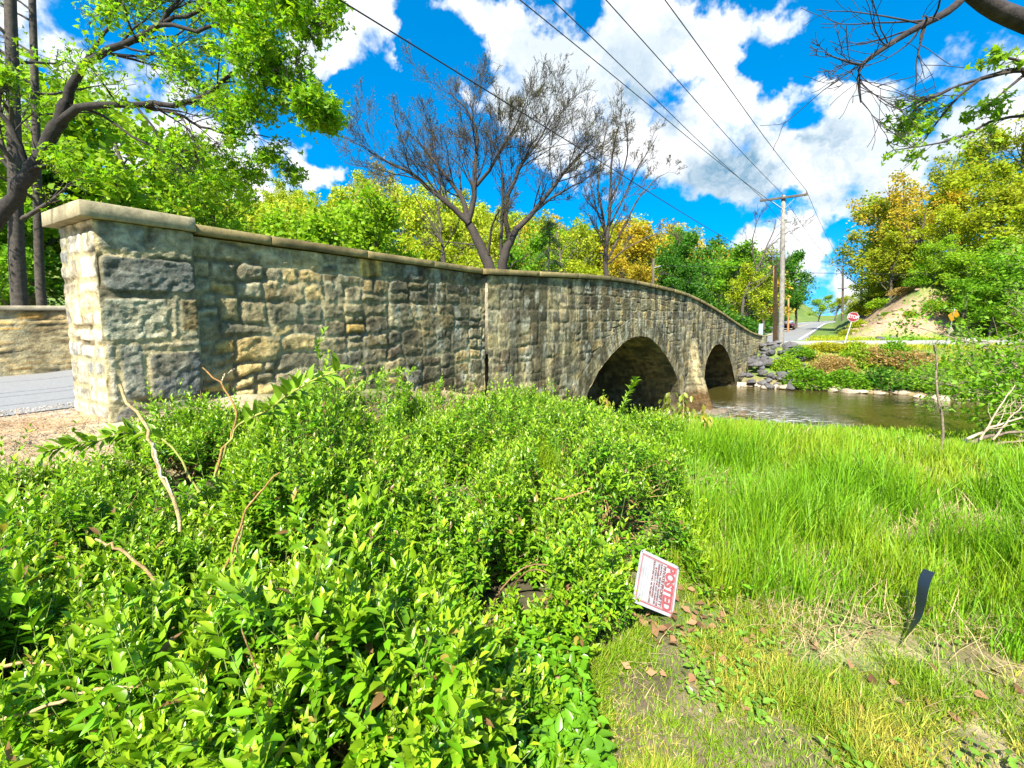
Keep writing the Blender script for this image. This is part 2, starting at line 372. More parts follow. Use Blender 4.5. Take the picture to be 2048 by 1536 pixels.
xs = np.arange(17, 75, 1.5); strip('side_road', np.stack([xs, crossy(xs)], 1), np.interp(xs, [17, 24], [2.4, 2.6]), -.59+.012*np.clip(xs-20, 0, 60)-.004, M['gravel_road'])

# ------------------------------------------------------------------ the stone bridge
PAL_T = np.array([(.40, .33, .19), (.47, .38, .20), (.33, .29, .19), (.27, .26, .19), (.36, .33, .24), (.22, .21, .16), (.44, .32, .12)])
PAL_G = np.array([(.21, .20, .14), (.25, .23, .16), (.17, .165, .125), (.13, .125, .10), (.29, .265, .17), (.20, .185, .15), (.15, .12, .09), (.31, .25, .14)])
MORT = np.array([.46, .385, .21])
PAL_T = PAL_T*np.array([1.05, .95, .74]); PAL_G = PAL_G*np.array([.90, .84, .66])
class Stones:
    """irregular rubble layout: every vertex gets the distance to its stone's edge, a stone colour and a face offset"""
    def __init__(s, u, z, rng, sizes, pal, warp=.045):
        s.rng = rng; n_ = len(u); s.sizes = sizes; s.pal = pal
        s.u = u+warp*2*(fbm(u*2.3, z*2.3, seed=41)-.5)+warp*.7*(fbm(u*9, z*9, seed=42)-.5); s.z = z+warp*2*(fbm(u*2.1, z*2.6, seed=43)-.5)+warp*.6*(fbm(u*9, z*9, seed=44)-.5)
        s.d = np.zeros(n_); s.c = np.zeros((n_, 3)); s.h = np.zeros(n_)
    def fill(s, idx, u0, u1, z0, z1, force=None):
        rng = s.rng
        if len(idx) == 0: return
        W, H = u1-u0, z1-z0; wm, hm = s.sizes((u0+u1)/2, (z0+z1)/2)
        if force is None and (W > wm*rng.uniform(.75, 1.3) or H > hm*rng.uniform(.75, 1.3)):
            f = rng.uniform(.33, .67)
            if W/wm > H/hm*rng.uniform(.75, 1.35):
                m_ = u0+W*f; a = s.u[idx] < m_; s.fill(idx[a], u0, m_, z0, z1); s.fill(idx[~a], m_, u1, z0, z1)
            else:
                m_ = z0+H*f; a = s.z[idx] < m_; s.fill(idx[a], u0, u1, z0, m_); s.fill(idx[~a], u0, u1, m_, z1)
            return
        r = min(W, H)*rng.uniform(.12, .3); cx, cz = (u0+u1)/2, (z0+z1)/2
        qx = np.abs(s.u[idx]-cx)-(W/2-r); qz = np.abs(s.z[idx]-cz)-(H/2-r)
        sd_ = r-(np.hypot(np.maximum(qx, 0), np.maximum(qz, 0))+np.minimum(np.maximum(qx, qz), 0))
        s.d[idx] = sd_
        pc = s.pal((cx, cz)) if callable(s.pal) else s.pal
        col = pc[rng.integers(len(pc))]*rng.uniform(.75, 1.25) if force is None or force is True else np.array(force)
        s.c[idx] = col
        s.h[idx] = rng.uniform(.5, 1.15)*.045+(s.u[idx]-cx)*rng.uniform(-.06, .06)+(s.z[idx]-cz)*rng.uniform(-.08, .05)
    def courses(s, idx, u0, u1, z0, z1, hmin, hmax):
        z = z0
        while z < z1:
            hh = s.rng.uniform(hmin, hmax); z2 = min(z+hh, z1); z2 = z1 if z1-z2 < hmin*.5 else z2
            a = idx[(s.z[idx] >= z if z > z0 else True) & ((s.z[idx] < z2) if z2 < z1 else True)]
            s.fill(a, u0, u1, z, z2); z = z2
    def out(s, u, z, stain=0., mw=.012, rough=1.):
        k = sst(s.d, mw, mw+.024)
        nz = fbm(u*7, z*11, seed=51)-.5; nf = fbm(u*22, z*30, seed=52)-.5
        disp = k*(s.h*.32+rough*.85*(.030*nz+.014*nf))+(1-k)*(.006*nf)
        deep = fbm(u*1.7, z*2.2, seed=53)
        disp -= (1-k)*.022*sst(deep, .52, .68)
        smear = sst(fbm(u*1.5+9, z*1.5, seed=58), .47, .60)*.75; k = np.maximum(k, 0*smear)
        disp = disp*(1-.45*smear)+.018*smear*(1+nf)
        col = s.c*1.15*(1+.55*nz[:, None]+.5*nf[:, None])
        col = col*(1-.45*sst(fbm(u*5+3, z*5, seed=55), .56, .7)[:, None])
        mo = MORT*(.92+.5*nf[:, None])*(1-.62*sst(deep, .52, .66)[:, None])
        km = k*(1-.35*smear*sst(fbm(u*6, z*6, seed=59), .4, .55)); col = mo*(1-km[:, None])+col*km[:, None]
        pat = fbm(u*2.4, z*2.0, seed=60); col = col*(.55+.85*pat[:, None])*np.stack([1+.25*(pat-.5), np.ones_like(pat), 1-.35*(pat-.5)], 1)
        if np.any(stain):
            stk = sst(fbm(u*3.2, z*.45, seed=54)+.25*(fbm(u*14, z*1.2, seed=56)-.5), .36, .60)*stain
            col = col*(1-.74*stk[:, None])+np.array([.05, .045, .02])*stk[:, None]*.4
            lich = sst(fbm(u*6, z*3.2, seed=57), .60, .72)*stain*.5
            col = col*(1-lich[:, None])+np.array([.40, .40, .31])*lich[:, None]
        return disp, np.clip(col, .01, .9)

bridge = thing('stone_bridge', 'old rubble stone arch bridge with two arches and a concrete coping', 'bridge', bpt(0, 0, -2.5))
rng = np.random.default_rng(7)
def plane_z(u, v, O, d_):
    r = pray(u, v); nn = np.array([d_[1], -d_[0]]); t_ = (O @ nn)/(r.x*nn[0]+r.y*nn[1]); p = np.array([r.x, r.y])*t_
    return float((p-O) @ d_), r.z*t_+EYE
A1 = [(3.1, -3.4), (3.35, -2.4), (3.5, -1.6)]+[plane_z(*q, K, D) for q in ((1166,801),(1188,754),(1211,721),(1230,698),(1253,679),(1274,671),(1296,674),(1314,689),(1333,714),(1350,745),(1359,778))]+[(11.75, -2.6), (11.85, -3.4)]
A2 = [(14.3, -3.4), (14.38, -2.4), (14.5, -1.6)]+[plane_z(*q, K, D) for q in ((1409,731),(1414,714),(1423,696),(1436,685),(1448,693),(1460,719),(1467,750))]+[(20.5, -2.6), (20.6, -3.4)]
def smooth_curve(pts, it=3):
    p = np.array(pts)
    for _ in range(it):
        q = [p[0]]
        for a, b_ in zip(p[:-1], p[1:]): q += [a*.75+b_*.25, a*.25+b_*.75]
        p = np.array(q+[p[-1]])
    return p
A1, A2 = smooth_curve(A1), smooth_curve(A2)
for a in (A1, A2): a[:, 0] = np.maximum.accumulate(a[:, 0]+np.arange(len(a))*1e-5)
BOT = -3.4
sc_ = [0.]
while sc_[-1] < 26.6: sc_.append(sc_[-1]+np.interp(sc_[-1], [0, 8, 26], [.027, .04, .075]))
sc_ = np.array(sc_); NR = 150
bot = np.full(len(sc_), BOT)
for a in (A1, A2):
    k = (sc_ > a[0, 0]) & (sc_ < a[-1, 0]); bot[k] = np.interp(sc_[k], a[:, 0], a[:, 1])
topz = cop(sc_)-.13
ZZ = bot[:, None]+(topz-bot)[:, None]*np.linspace(0, 1, NR)[None]; UU = np.repeat(sc_[:, None], NR, 1)
u_, z_ = UU.ravel(), ZZ.ravel()
st = Stones(u_, z_, rng, lambda u, z: (.60, .40), lambda p: np.concatenate([PAL_T[2:6], PAL_G, PAL_G]))
st.courses(np.arange(len(u_)), -.2, 27, -3.6, 2.8, .32, .62)
RING = .60
for a in (A1, A2):                                        # voussoirs of each arch ring
    seg = np.hypot(*np.diff(a, axis=0).T); L = np.concatenate([[0], np.cumsum(seg)])
    near = np.where((u_ > a[0, 0]-.8) & (u_ < a[-1, 0]+.8) & (z_ < a[:, 1].max()+.8))[0]
    best = np.full(len(near), 9.); al = np.zeros(len(near))
    pu, pz = u_[near], z_[near]
    for i in range(len(a)-1):
        dx, dz = a[i+1]-a[i]; l2 = dx*dx+dz*dz+1e-12
        t_ = np.clip(((pu-a[i, 0])*dx+(pz-a[i, 1])*dz)/l2, 0, 1)
        dd = np.hypot(pu-a[i, 0]-t_*dx, pz-a[i, 1]-t_*dz); k = dd < best
        best[k] = dd[k]; al[k] = L[i]+t_[k]*seg[i]
    rr = RING+.12*(vnoise(al*3.1, al*0, seed=61)-.5)
    edges = np.cumsum(np.concatenate([[0], rng.uniform(.17, .34, 90)])); ci = np.clip(np.searchsorted(edges, al+.02*(vnoise(pu*6, pz*6, seed=62)-.5))-1, 0, 89)
    da = np.minimum(al-edges[ci], edges[ci+1]-al); dr = np.minimum(best+.05, rr-best); dv_ = np.minimum(da, dr)
    k = best < rr; ii = near[k]
    st.d[ii] = np.maximum(dv_[k], 0); cc = rng.uniform(.7, 1.25, 91); pc = PAL_G[rng.integers(0, len(PAL_G), 91)]
    st.c[ii] = (pc*cc[:, None])[ci[k]]; st.h[ii] = rng.uniform(.045, .07, 91)[ci[k]]
disp, colw = st.out(u_, z_, stain=sst(u_, -.5, 1.5)*sst(u_, 25, 19)*.95, mw=.010)
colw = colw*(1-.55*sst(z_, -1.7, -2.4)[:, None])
fr = K+u_[:, None]*D+disp[:, None]*N
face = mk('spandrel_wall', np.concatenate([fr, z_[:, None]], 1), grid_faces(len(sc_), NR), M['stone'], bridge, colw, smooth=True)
# drop the grid faces that would close the arch legs: the bottom row follows the arch, nothing to drop
# barrel vaults
DEPTH = 5.7
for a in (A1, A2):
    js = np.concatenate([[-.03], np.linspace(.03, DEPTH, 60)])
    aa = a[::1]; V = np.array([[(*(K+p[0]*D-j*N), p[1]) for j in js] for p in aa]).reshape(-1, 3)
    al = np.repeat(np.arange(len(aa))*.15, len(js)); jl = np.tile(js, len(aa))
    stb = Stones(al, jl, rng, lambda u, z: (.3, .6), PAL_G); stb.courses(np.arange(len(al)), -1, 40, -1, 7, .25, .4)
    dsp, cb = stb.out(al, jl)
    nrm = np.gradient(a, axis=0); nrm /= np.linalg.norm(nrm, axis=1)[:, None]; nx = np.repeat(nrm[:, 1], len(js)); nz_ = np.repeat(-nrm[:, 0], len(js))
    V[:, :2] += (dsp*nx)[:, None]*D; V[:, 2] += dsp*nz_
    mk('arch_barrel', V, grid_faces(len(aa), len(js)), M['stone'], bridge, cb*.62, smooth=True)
# back face of the bridge and far parapet (seen through the gap at the left end)
sb = np.arange(-14, 27, .06); zb = np.linspace(0, 1, 46)
parz = np.interp(sb, [-14, -4, 0, 27], [1.50, 1.60, 2.2, 2.2])
parz = np.where(sb > 0, cop(sb)-.13, parz); b0 = deck(sb)-.15
UB = np.repeat(sb[:, None], 46, 1).ravel(); ZB = (b0[:, None]+(parz-b0)[:, None]*zb[None]).ravel()
stp = Stones(UB, ZB, rng, lambda u, z: (.5, .14), PAL_T*np.array([1.05, .92, .75])); stp.courses(np.arange(len(UB)), -14.2, 27.2, -.6, 3, .1, .22)
dsp, cb = stp.out(UB, ZB, stain=.35)
pp = K+UB[:, None]*D+(-4.7+dsp*.8)[:, None]*N
mk('far_parapet', np.concatenate([pp, ZB[:, None]], 1), grid_faces(len(sb), 46), M['stone'], bridge, cb, smooth=True)
def wall_box(name, s0, s1, w0, w1, zt, zb_, m, col, n_=40):
    s = np.linspace(s0, s1, n_); V = []; 
    for x in s:
        for (ww_, z) in ((w0, zb_(x)), (w0, zt(x)), (w1, zt(x)), (w1, zb_(x))): V.append(bpt(x, ww_, z))
    F = []
    for i in range(n_-1):
        for j in range(4): a, b_ = i*4+j, i*4+(j+1) % 4; F.append((a, b_, b_+4, a+4))
    F += [(0, 1, 2, 3)[::-1], tuple(4*(n_-1)+j for j in range(4))]
    return mk(name, V, F, m, bridge, np.tile(col, (len(V), 1)))
def par_top(x): return float(np.interp(x, sb, parz))
wall_box('far_parapet_core', -14, 26.9, -4.72, -5.2, lambda x: par_top(x)-.004, lambda x: float(deck(x))-.4, M['stone'], (.3, .25, .16), 60)
wall_box('back_wall', 21.2, 26.6, -5.22, -5.5, lambda x: float(deck(x))-.3, lambda x: -3.4, M['stone'], (.2, .18, .13))
wall_box('back_wall', -6, 3, -5.22, -5.5, lambda x: float(deck(x))-.3, lambda x: -3.4, M['stone'], (.2, .18, .13))
# deck slab over the arches and the inner side of the near parapet
wall_box('deck_slab', 2.6, 21.6, -.05, -5.2, lambda x: float(deck(x))-.02, lambda x: float(deck(x))-.3, M['concrete'], (.3, .29, .26))
wall_box('parapet_inner_face', .02, 26.55, -.03, -.42, lambda x: float(cop(x))-.135, lambda x: float(deck(x))-.3, M['stone'], (.3, .26, .18), 60)
# coping slabs
def slab(pts_front, depth, thick, over, o2n, col, rng_, back=.05):
    """one coping slab along two front points (x,y,z top)"""
    bm = bmesh.new(); (a, b_) = pts_front; a, b_ = Vector(a), Vector(b_); nn = Vector((o2n[0], o2n[1], 0))
    vs = []
    for p in (a, b_):
        for (k, z) in ((over, -thick), (over, 0), (-depth, 0), (-depth, -thick)): vs.append(bm.verts.new(p+nn*k+Vector((0, 0, z))))
    for j in range(4): q = (j+1) % 4; bm.faces.new((vs[j], vs[q], vs[q+4], vs[j+4]))
    bm.faces.new(vs[:4][::-1]); bm.faces.new(vs[4:])
    bmesh.ops.recalc_face_normals(bm, faces=bm.faces)
    bmesh.ops.subdivide_edges(bm, edges=[e for e in bm.edges if e.calc_length() > .5], cuts=11, use_grid_fill=True)
    bmesh.ops.bevel(bm, geom=[e for e in bm.edges if e.calc_face_angle(0) > .6], offset=.004, segments=1, affect='EDGES')
    V = np.array([v.co for v in bm.verts]); F = [[v.index for v in f.verts] for f in (bm.verts.index_update() or bm.faces)]
    bm.free()
    nz = fbm(V[:, 0]*4, V[:, 1]*4, V[:, 2]*9, seed=71)-.5
    V += (np.stack([fbm(V[:, 0]*9, V[:, 1]*9, V[:, 2]*9, seed=72+i) for i in range(3)], 1)-.5)*.008
    wr = fbm(V[:, 0]*3, V[:, 1]*3, V[:, 2]*6, seed=76)
    c = np.array(col)*rng_.uniform(.82, 1.12)*(1+.6*nz[:, None])*(1-.45*sst(wr, .52, .68)[:, None])
    return mk('coping_slab', V, F, M['concrete'], bridge, c)
CC = (.26, .20, .085)
s = -.12
while s < 26.3:
    L_ = rng.uniform(1.45, 1.9); e_ = min(s+L_, 26.62); e_ = 26.62 if 26.62-e_ < .6 else e_
    a, b_ = bpt(s+.004, 0, float(cop(s))), bpt(e_-.004, 0, float(cop(e_)))
    slab((a, b_), .46, .11, .085, N, CC, rng); s = e_
def wpt(s, w_, z): p = PW+s*WD+w_*WN; return (p[0], p[1], z)
edges = [.80, 1.62, 3.05, 4.5, 5.98]
for a, b_ in zip(edges[:-1], edges[1:]):
    slab((wpt(a+.004, -.06, 2.425), wpt(b_-.004, -.06, 2.425)), .40, .10, .04, WN, CC, rng)
slab((wpt(-.10, 0, 2.47), wpt(.78, 0, 2.47)), .92, .135, .07, WN, (.29, .245, .145), rng)
s = -14
while s < 26:
    e_ = s+1.7; slab((bpt(s+.004, -4.7, par_top(s)+.075), bpt(e_-.004, -4.7, par_top(e_)+.075)), .52, .075, .05, N, (.42, .36, .24), rng); s = e_
# end pillar: rounded rectangle wrapped with big stones
PL, PD = .78, .86
def rrect(n_, cr=.035):
    """perimeter points/normals/params of the pillar in (wd, wn) axes, front face first"""
    pts, nrm = [], []
    corners = [((0, 0), (1, 0), (0, 1)), ((PL, 0), (0, -1), (1, 0)), ((PL, -PD), (-1, 0), (0, -1)), ((0, -PD), (0, 1), (-1, 0))]
    for (c, dr, nn) in corners:
        ln = PL if dr[0] else PD
        for q in np.arange(0, ln, .012): pts.append((c[0]+dr[0]*q, c[1]+dr[1]*q)); nrm.append(nn)
    return np.array(pts, float), np.array(nrm, float)
pp, pn = rrect(0); npn = len(pp)
for _ in range(3): pp = (np.roll(pp, 1, 0)+pp*2+np.roll(pp, -1, 0))/4; pn = (np.roll(pn, 1, 0)+pn*2+np.roll(pn, -1, 0))/4
pn /= np.linalg.norm(pn, axis=1)[:, None]
tp = np.concatenate([np.arange(0, PL, .012), PL+np.arange(0, PD, .012), PL+PD+np.arange(0, PL, .012), 2*PL+PD+np.arange(0, PD, .012)])
zr = np.arange(-.6, 2.335, .012); U2 = np.repeat(tp[:, None], len(zr), 1).ravel(); Z2 = np.repeat(zr[None], npn, 0).ravel()
sp = Stones(U2, Z2, rng, lambda u, z: (.50, .30), np.array([(.50, .44, .31), (.55, .48, .34), (.46, .39, .26), (.40, .38, .31)]), warp=.022)
ff = np.where((U2 < PL+.012))[0]; rest = np.where(U2 >= PL+.012)[0]
sp.courses(rest, PL, 2*PL+2*PD+.02, -.7, 2.4, .26, .46)
zs = sp.z; us = sp.u/PL
for (f0, f1, z0, z1, c) in [(-.05, .5, 2.05, 2.37, (.28, .28, .20)), (.5, 1.05, 2.02, 2.37, (.35, .30, .17)), (-.05, 1.05, 1.70, 2.05, (.155, .16, .13)),
        (-.05, .67, 1.25, 1.68, (.36, .33, .21)), (.67, .77, 1.25, 1.68, (.40, .34, .2)), (.77, 1.05, 1.32, 1.68, (.23, .155, .06)), (.77, 1.05, 1.25, 1.32, (.3, .28, .2)),
        (-.05, .12, .70, 1.25, (.40, .36, .26)), (.12, .385, .70, 1.25, (.19, .195, .16)), (.385, 1.05, 1.16, 1.25, (.34, .31, .2)), (.385, 1.05, .66, 1.16, (.125, .13, .115)),
        (-.05, 1.05, -.7, .68, (.24, .22, .17))]:
    k = ff[(us[ff] >= f0) & (us[ff] < f1) & (zs[ff] >= z0) & (zs[ff] < z1)]
    sp.fill(k, max(f0, -.0)*PL, min(f1, 1.)*PL, z0, z1, force=c)
dsp, cp_ = sp.out(U2, Z2, mw=.014, rough=1.1)
base = PW+np.repeat(pp[:, 0], len(zr))[:, None]*WD+np.repeat(pp[:, 1], len(zr))[:, None]*WN
nn = np.repeat(pn[:, 0], len(zr))[:, None]*np.array([1., 0]) if False else (-0)
pnw = np.stack([np.repeat(pn[:, 0], len(zr)), np.repeat(pn[:, 1], len(zr))], 1)
dirw = pnw[:, :1]*WD+pnw[:, 1:]*WN
dsp = dsp*np.where(U2 < PL, 1, .6)
V = np.concatenate([base+dirw*dsp[:, None], Z2[:, None]], 1)
mk('end_pillar', V, grid_faces(npn, len(zr), True), M['stone'], bridge, cp_, smooth=True)
# wing wall
sw = np.arange(.76, WLEN+.03, .021); zr = np.arange(-1.2, 2.315, .021)
U3 = np.repeat(sw[:, None], len(zr), 1).ravel(); Z3 = np.repeat(zr[None], len(sw), 0).ravel()
s3 = Stones(U3, Z3, rng, lambda u, z: (.50, .27) if u < 3 else (.52, .36), lambda p: PAL_T if p[0] < 2.3 else (np.concatenate([PAL_T, PAL_G]) if p[0] < 4 else np.concatenate([PAL_G, PAL_G, PAL_T[2:5]])), warp=.085)
s3.courses(np.arange(len(U3)), .5, 6.3, -1.3, 2.4, .3, .6)
dsp, cw = s3.out(U3, Z3, stain=sst(U3, 1.6, 3.6)*.85, mw=.014, rough=1.2)
pw = PW+U3[:, None]*WD+(-.09+dsp*1.0)[:, None]*WN
mk('wing_wall', np.concatenate([pw, Z3[:, None]], 1), grid_faces(len(sw), len(zr)), M['stone'], bridge, cw, smooth=True)
V = []
for q in (.5, 6.1):
    for (ww_, z) in ((-.2, -1.2), (-.2, 2.31), (-.46, 2.31), (-.46, -1.2)): V.append(wpt(q, ww_, z))
mk('wing_wall_core', V, [(0, 1, 5, 4), (1, 2, 6, 5), (2, 3, 7, 6), (3, 2, 1, 0), (4, 5, 6, 7)], M['stone'], bridge, np.tile((.3, .27, .18), (8, 1)))
# pier with its cutwater nose
zz_ = np.linspace(-3.3, .62, 80); hz = sst(zz_, .62, -2.6)
V, uu, nvn = [], [], 40
for z, k in zip(zz_, np.clip((.62-zz_)/3.2, 0, 1)):
    k2 = k**1.25; w0, nose = 12.0, .04+.92*k2; half = .62+.42*k2; ctr_ = 13.0
    step = .05*np.floor(z/.42+.5)*0
    ang = np.linspace(-1, 1, nvn)
    prof = np.stack([ctr_+half*ang, nose*(1-np.abs(ang)**1.9)-.05], 1)
    V += [(*(K+p[0]*D+p[1]*N), z) for p in prof]; uu += list(ang*1.1)
V = np.array(V); uu = np.array(uu); zc = V[:, 2]
s4 = Stones(uu, zc, rng, lambda u, z: (.75, .36), np.concatenate([PAL_G[[0, 1, 4, 7]], PAL_T[2:5]]), warp=.03); s4.courses(np.arange(len(uu)), -1.3, 1.3, -3.5, .7, .30, .42)
dsp, cq = s4.out(uu, zc, stain=.4); V[:, :2] += (dsp*1.3)[:, None]*(N*.9+D*(uu*.35)[:, None])
wet = sst(zc+.4*(fbm(uu*4, zc*3, seed=77)-.5), -1.2, -1.9); cq = cq*(1-wet[:, None])+cq*np.array([.42, .3, .2])*wet[:, None]
mk('cutwater_pier', V, grid_faces(len(zz_), nvn)[:, ::-1], M['stone'], bridge, cq, smooth=True)
# small end pillar at the far end
bm = bmesh.new(); bm_box(bm, Vector(bpt(26.95, -.12, -.9))-Vector(bridge.location), (.62, .75, 2.0), .05, Matrix.Rotation(math.atan2(D[1], D[0]), 4, 'Z'), 2)
fp = bm_obj('far_end_pillar', bm, simple('far_pillar_stone', (.17, .16, .10), .9, nscale=6, namt=.5, bump=1.), bridge)
slab((bpt(26.64, .2, .16), bpt(27.26, .2, .16)), .75, .11, .06, N, (.22, .2, .12), rng)
# ------------------------------------------------------------------ plants: branches and leaves
def unit(a): return a/(np.linalg.norm(a, axis=-1, keepdims=True)+1e-9)
KITE = (np.array([(0, 0, 0), (.42, .5, .06), (1, 0, -.03), (.42, -.5, .06)]), np.array([(0, 3, 2, 1)]))
KITE2 = (np.array([(0, 0, 0), (.42, .5, .10), (1, 0, -.06), (.42, -.5, .10)]), np.array([(0, 2, 1), (0, 3, 2)]))
LEAF = (np.array([(0, 0, 0), (.38, 0, -.03), (.72, 0, -.05), (1, 0, -.14), (.34, .5, .08), (.70, .36, .03), (.34, -.5, .08), (.70, -.36, .03)]),
        (np.array([(0, 6, 1), (0, 1, 4), (2, 7, 3), (2, 3, 5)]), np.array([(1, 6, 7, 2), (1, 2, 5, 4)])))
MAPLE = (np.array([(0, 0, 0), (.28, .30, .05), (.18, .62, -.02), (.50, .34, .03), (.62, .50, -.04), (.68, .20, 0), (1, 0, -.10), (.68, -.20, 0), (.62, -.50, -.04), (.50, -.34, .03), (.18, -.62, -.02), (.28, -.30, .05), (.45, 0, -.02)]),
         np.array([(0, 12, 1, 1), (1, 12, 3, 2), (3, 12, 5, 4), (5, 12, 7, 6), (7, 12, 9, 8), (9, 12, 11, 10), (11, 12, 0, 0)][1:6]))
def leaf_arrays(P, A, Nn, L, Wd, tpl):
    A = unit(A); S = unit(np.cross(Nn, A)); Nn = np.cross(A, S)
    T, F = tpl
    V = P[:, None]+L[:, None, None]*(T[None, :, :1]*A[:, None])+Wd[:, None, None]*T[None, :, 1:2]*S[:, None]+L[:, None, None]*T[None, :, 2:]*Nn[:, None]
    k = len(T); o = (np.arange(len(P))*k)[:, None, None]
    Fs = tuple((f[None]+o).reshape(-1, f.shape[1]) for f in (F if isinstance(F, tuple) else (F,)))
    return V.reshape(-1, 3), Fs
def leaves(name, P, A, Nn, L, Wd, col, tpl, m, parent=None, local=False):
    V, Fs = leaf_arrays(P, A, Nn, L, Wd, tpl)
    return mk(name, V, Fs, m, parent, np.repeat(col, len(tpl[0]), 0), local=local)
def rdir(rng, n): return unit(rng.normal(size=(n, 3)))
def grow(rng, p, d, L, r, lv, spec, out):
    sp = spec[lv]; n = sp['n']; P = [np.array(p, float)]; d = np.array(d, float); d /= np.linalg.norm(d); st = L/n; Ds = [d]
    for i in range(n):
        d = d+rng.normal(size=3)*sp['wob']+np.array([0, 0, sp.get('up', 0)]); d /= np.linalg.norm(d); P.append(P[-1]+d*st); Ds.append(d)
    R = r*(1-np.linspace(0, 1, n+1)*(1-sp.get('tip', .25)))
    out.append((np.array(P), R, lv))
    if lv+1 < len(spec): kids(rng, np.array(P), np.array(Ds), R, L, lv, spec, out)
def kids(rng, P, Ds, R, L, lv, spec, out):
    sp = spec[lv]; nc = sp['kids']; nc = int(nc*rng.uniform(.8, 1.2)+.5)
    for f in np.sort(rng.uniform(sp.get('start', .3), 1., nc)):
        x = f*(len(P)-1); i = min(int(x), len(P)-2); q = P[i]+(P[i+1]-P[i])*(x-i); d = Ds[i+1] if i+1 < len(Ds) else Ds[-1]
        a = rng.uniform(*sp['ang']); ax = np.cross(d, rng.normal(size=3)); ax /= np.linalg.norm(ax)+1e-9
        nd = d*math.cos(a)+ax*math.sin(a); nd[2] += sp.get('lift', .15)
        grow(rng, q, nd, L*sp['lr']*rng.uniform(.7, 1.25)*(1.15-.5*f), np.interp(x, range(len(R)), R)*sp.get('rr', .55), lv+1, spec, out)
def catmull(pts, n):
    p = np.array(pts, float); p = np.concatenate([[2*p[0]-p[1]], p, [2*p[-1]-p[-2]]]); t = np.linspace(0, len(pts)-1-1e-6, n); i = t.astype(int); f = (t-i)[:, None]
    a, b, c, d = p[i], p[i+1], p[i+2], p[i+3]
    return .5*(2*b+(c-a)*f+(2*a-5*b+4*c-d)*f**2+(3*b-a-3*c+d)*f**3)
def limb(rng, pts, r0, r1, n, spec, out, wob=.0):
    P = catmull(pts, n); L = np.linalg.norm(np.diff(P, axis=0), axis=1).sum()
    P[1:-1] += rng.normal(size=(n-2, 3))*wob
    R = np.linspace(r0, r1, n); out.append((P, R, 0)); Ds = np.gradient(P, axis=0); Ds = unit(Ds)
    if spec: kids(rng, P, Ds, R, L, 0, spec, out)
def wood(name, out, m, parent, col, sides=(8, 6, 4, 3, 3), local=False, thin=0.):
    Vs, Fs, o = [], [], 0
    for lv in sorted({x[2] for x in out}):
        V, F = tubes([(p, np.maximum(r, thin)) for p, r, l in out if l == lv], sides[lv]); Vs.append(V); Fs.append(F+o); o += len(V)
    V = np.concatenate(Vs); c = np.array(col)*(1+.9*(fbm(V[:, 0]*3, V[:, 1]*3, V[:, 2]*1.2, seed=81)-.5))[:, None]
    return mk(name, V, np.concatenate(Fs), m, parent, c, smooth=True, local=local)
def tips(out, lvs, rng, per):
    """points and directions along the outer twigs"""
    P, Dd = [], []
    for p, r, l in out:
        if l not in lvs: continue
        for _ in range(per):
            x = rng.uniform(.25, 1)*(len(p)-1); i = min(int(x), len(p)-2); P.append(p[i]+(p[i+1]-p[i])*(x-i)); Dd.append(p[i+1]-p[i])
    return np.array(P), unit(np.array(Dd))

# --- tree prototypes (10 m tall, base at the origin)
def tree_proto(seed, kind, leaf, per, spread, col, trunk_h=.28, low=.0, airy=1.):
    rng = np.random.default_rng(seed); out = []
    spec = [dict(n=8, wob=.06, up=.02, kids=15, ang=(.6, 1.2), lr=.40*spread, start=trunk_h, rr=.5, lift=.25),
            dict(n=5, wob=.16, up=.05, kids=6, ang=(.4, .9), lr=.48, start=.25, rr=.55, lift=.1),
            dict(n=4, wob=.2, up=.02, kids=4, ang=(.4, 1.0), lr=.55, start=.2, rr=.6), dict(n=3, wob=.25)]
    grow(rng, (0, 0, -.2), (.04, 0, 1), 9.2, .2, 0, spec, out)
    P, Dd = tips(out, (2, 3), rng, per)
    P = P+rng.normal(size=P.shape)*leaf*.9
    keep = fbm(P[:, 0]*.55, P[:, 1]*.55, P[:, 2]*.6, seed=seed) > .30+.06*airy
    P, Dd = P[keep], Dd[keep]; n = len(P)
    A = unit(Dd*.4+rdir(rng, n)+np.array([0, 0, -.15])); Nn = unit(rdir(rng, n)+np.array([0, 0, .8]))
    L = leaf*rng.uniform(.7, 1.3, n); v = rng.uniform(.72, 1.25, n)[:, None]*np.ones((1, 3)); v[:, 0] *= rng.uniform(.85, 1.2, n)
    k = unit(P-np.array([0, 0, 6]))
    return out, (P, A, Nn, L, L*.72, v), col
def mk_proto(name, pr, cat, bark=(.10, .085, .065), m=None):
    out, lf, col = pr
    root = thing(name, None, cat); o2 = [x for x in out if x[2] < 3]
    wood('trunk', o2, M['far_bark'] if False else M['bark'], root, bark, sides=(8, 5, 3, 3), local=True, thin=.012)
    leaves('crown', *lf, KITE, m or M['far_leaf'], root, local=True)
    return root
PRS = [tree_proto(101, 'round', .27, 8, 1.0, None, .18), tree_proto(102, 'oval', .26, 9, .8, None, .12), tree_proto(103, 'airy', .24, 5, 1.05, None, .3, airy=1.6),
       tree_proto(104, 'bushy', .28, 9, 1.1, None, .10), tree_proto(105, 'wide', .26, 7, 1.25, None, .16), tree_proto(106, 'dense', .27, 12, .9, None, .12, airy=.3)]
PH = [max(p[:, 2].max() for p, r, l in pr[0]) for pr in PRS]
used = {}
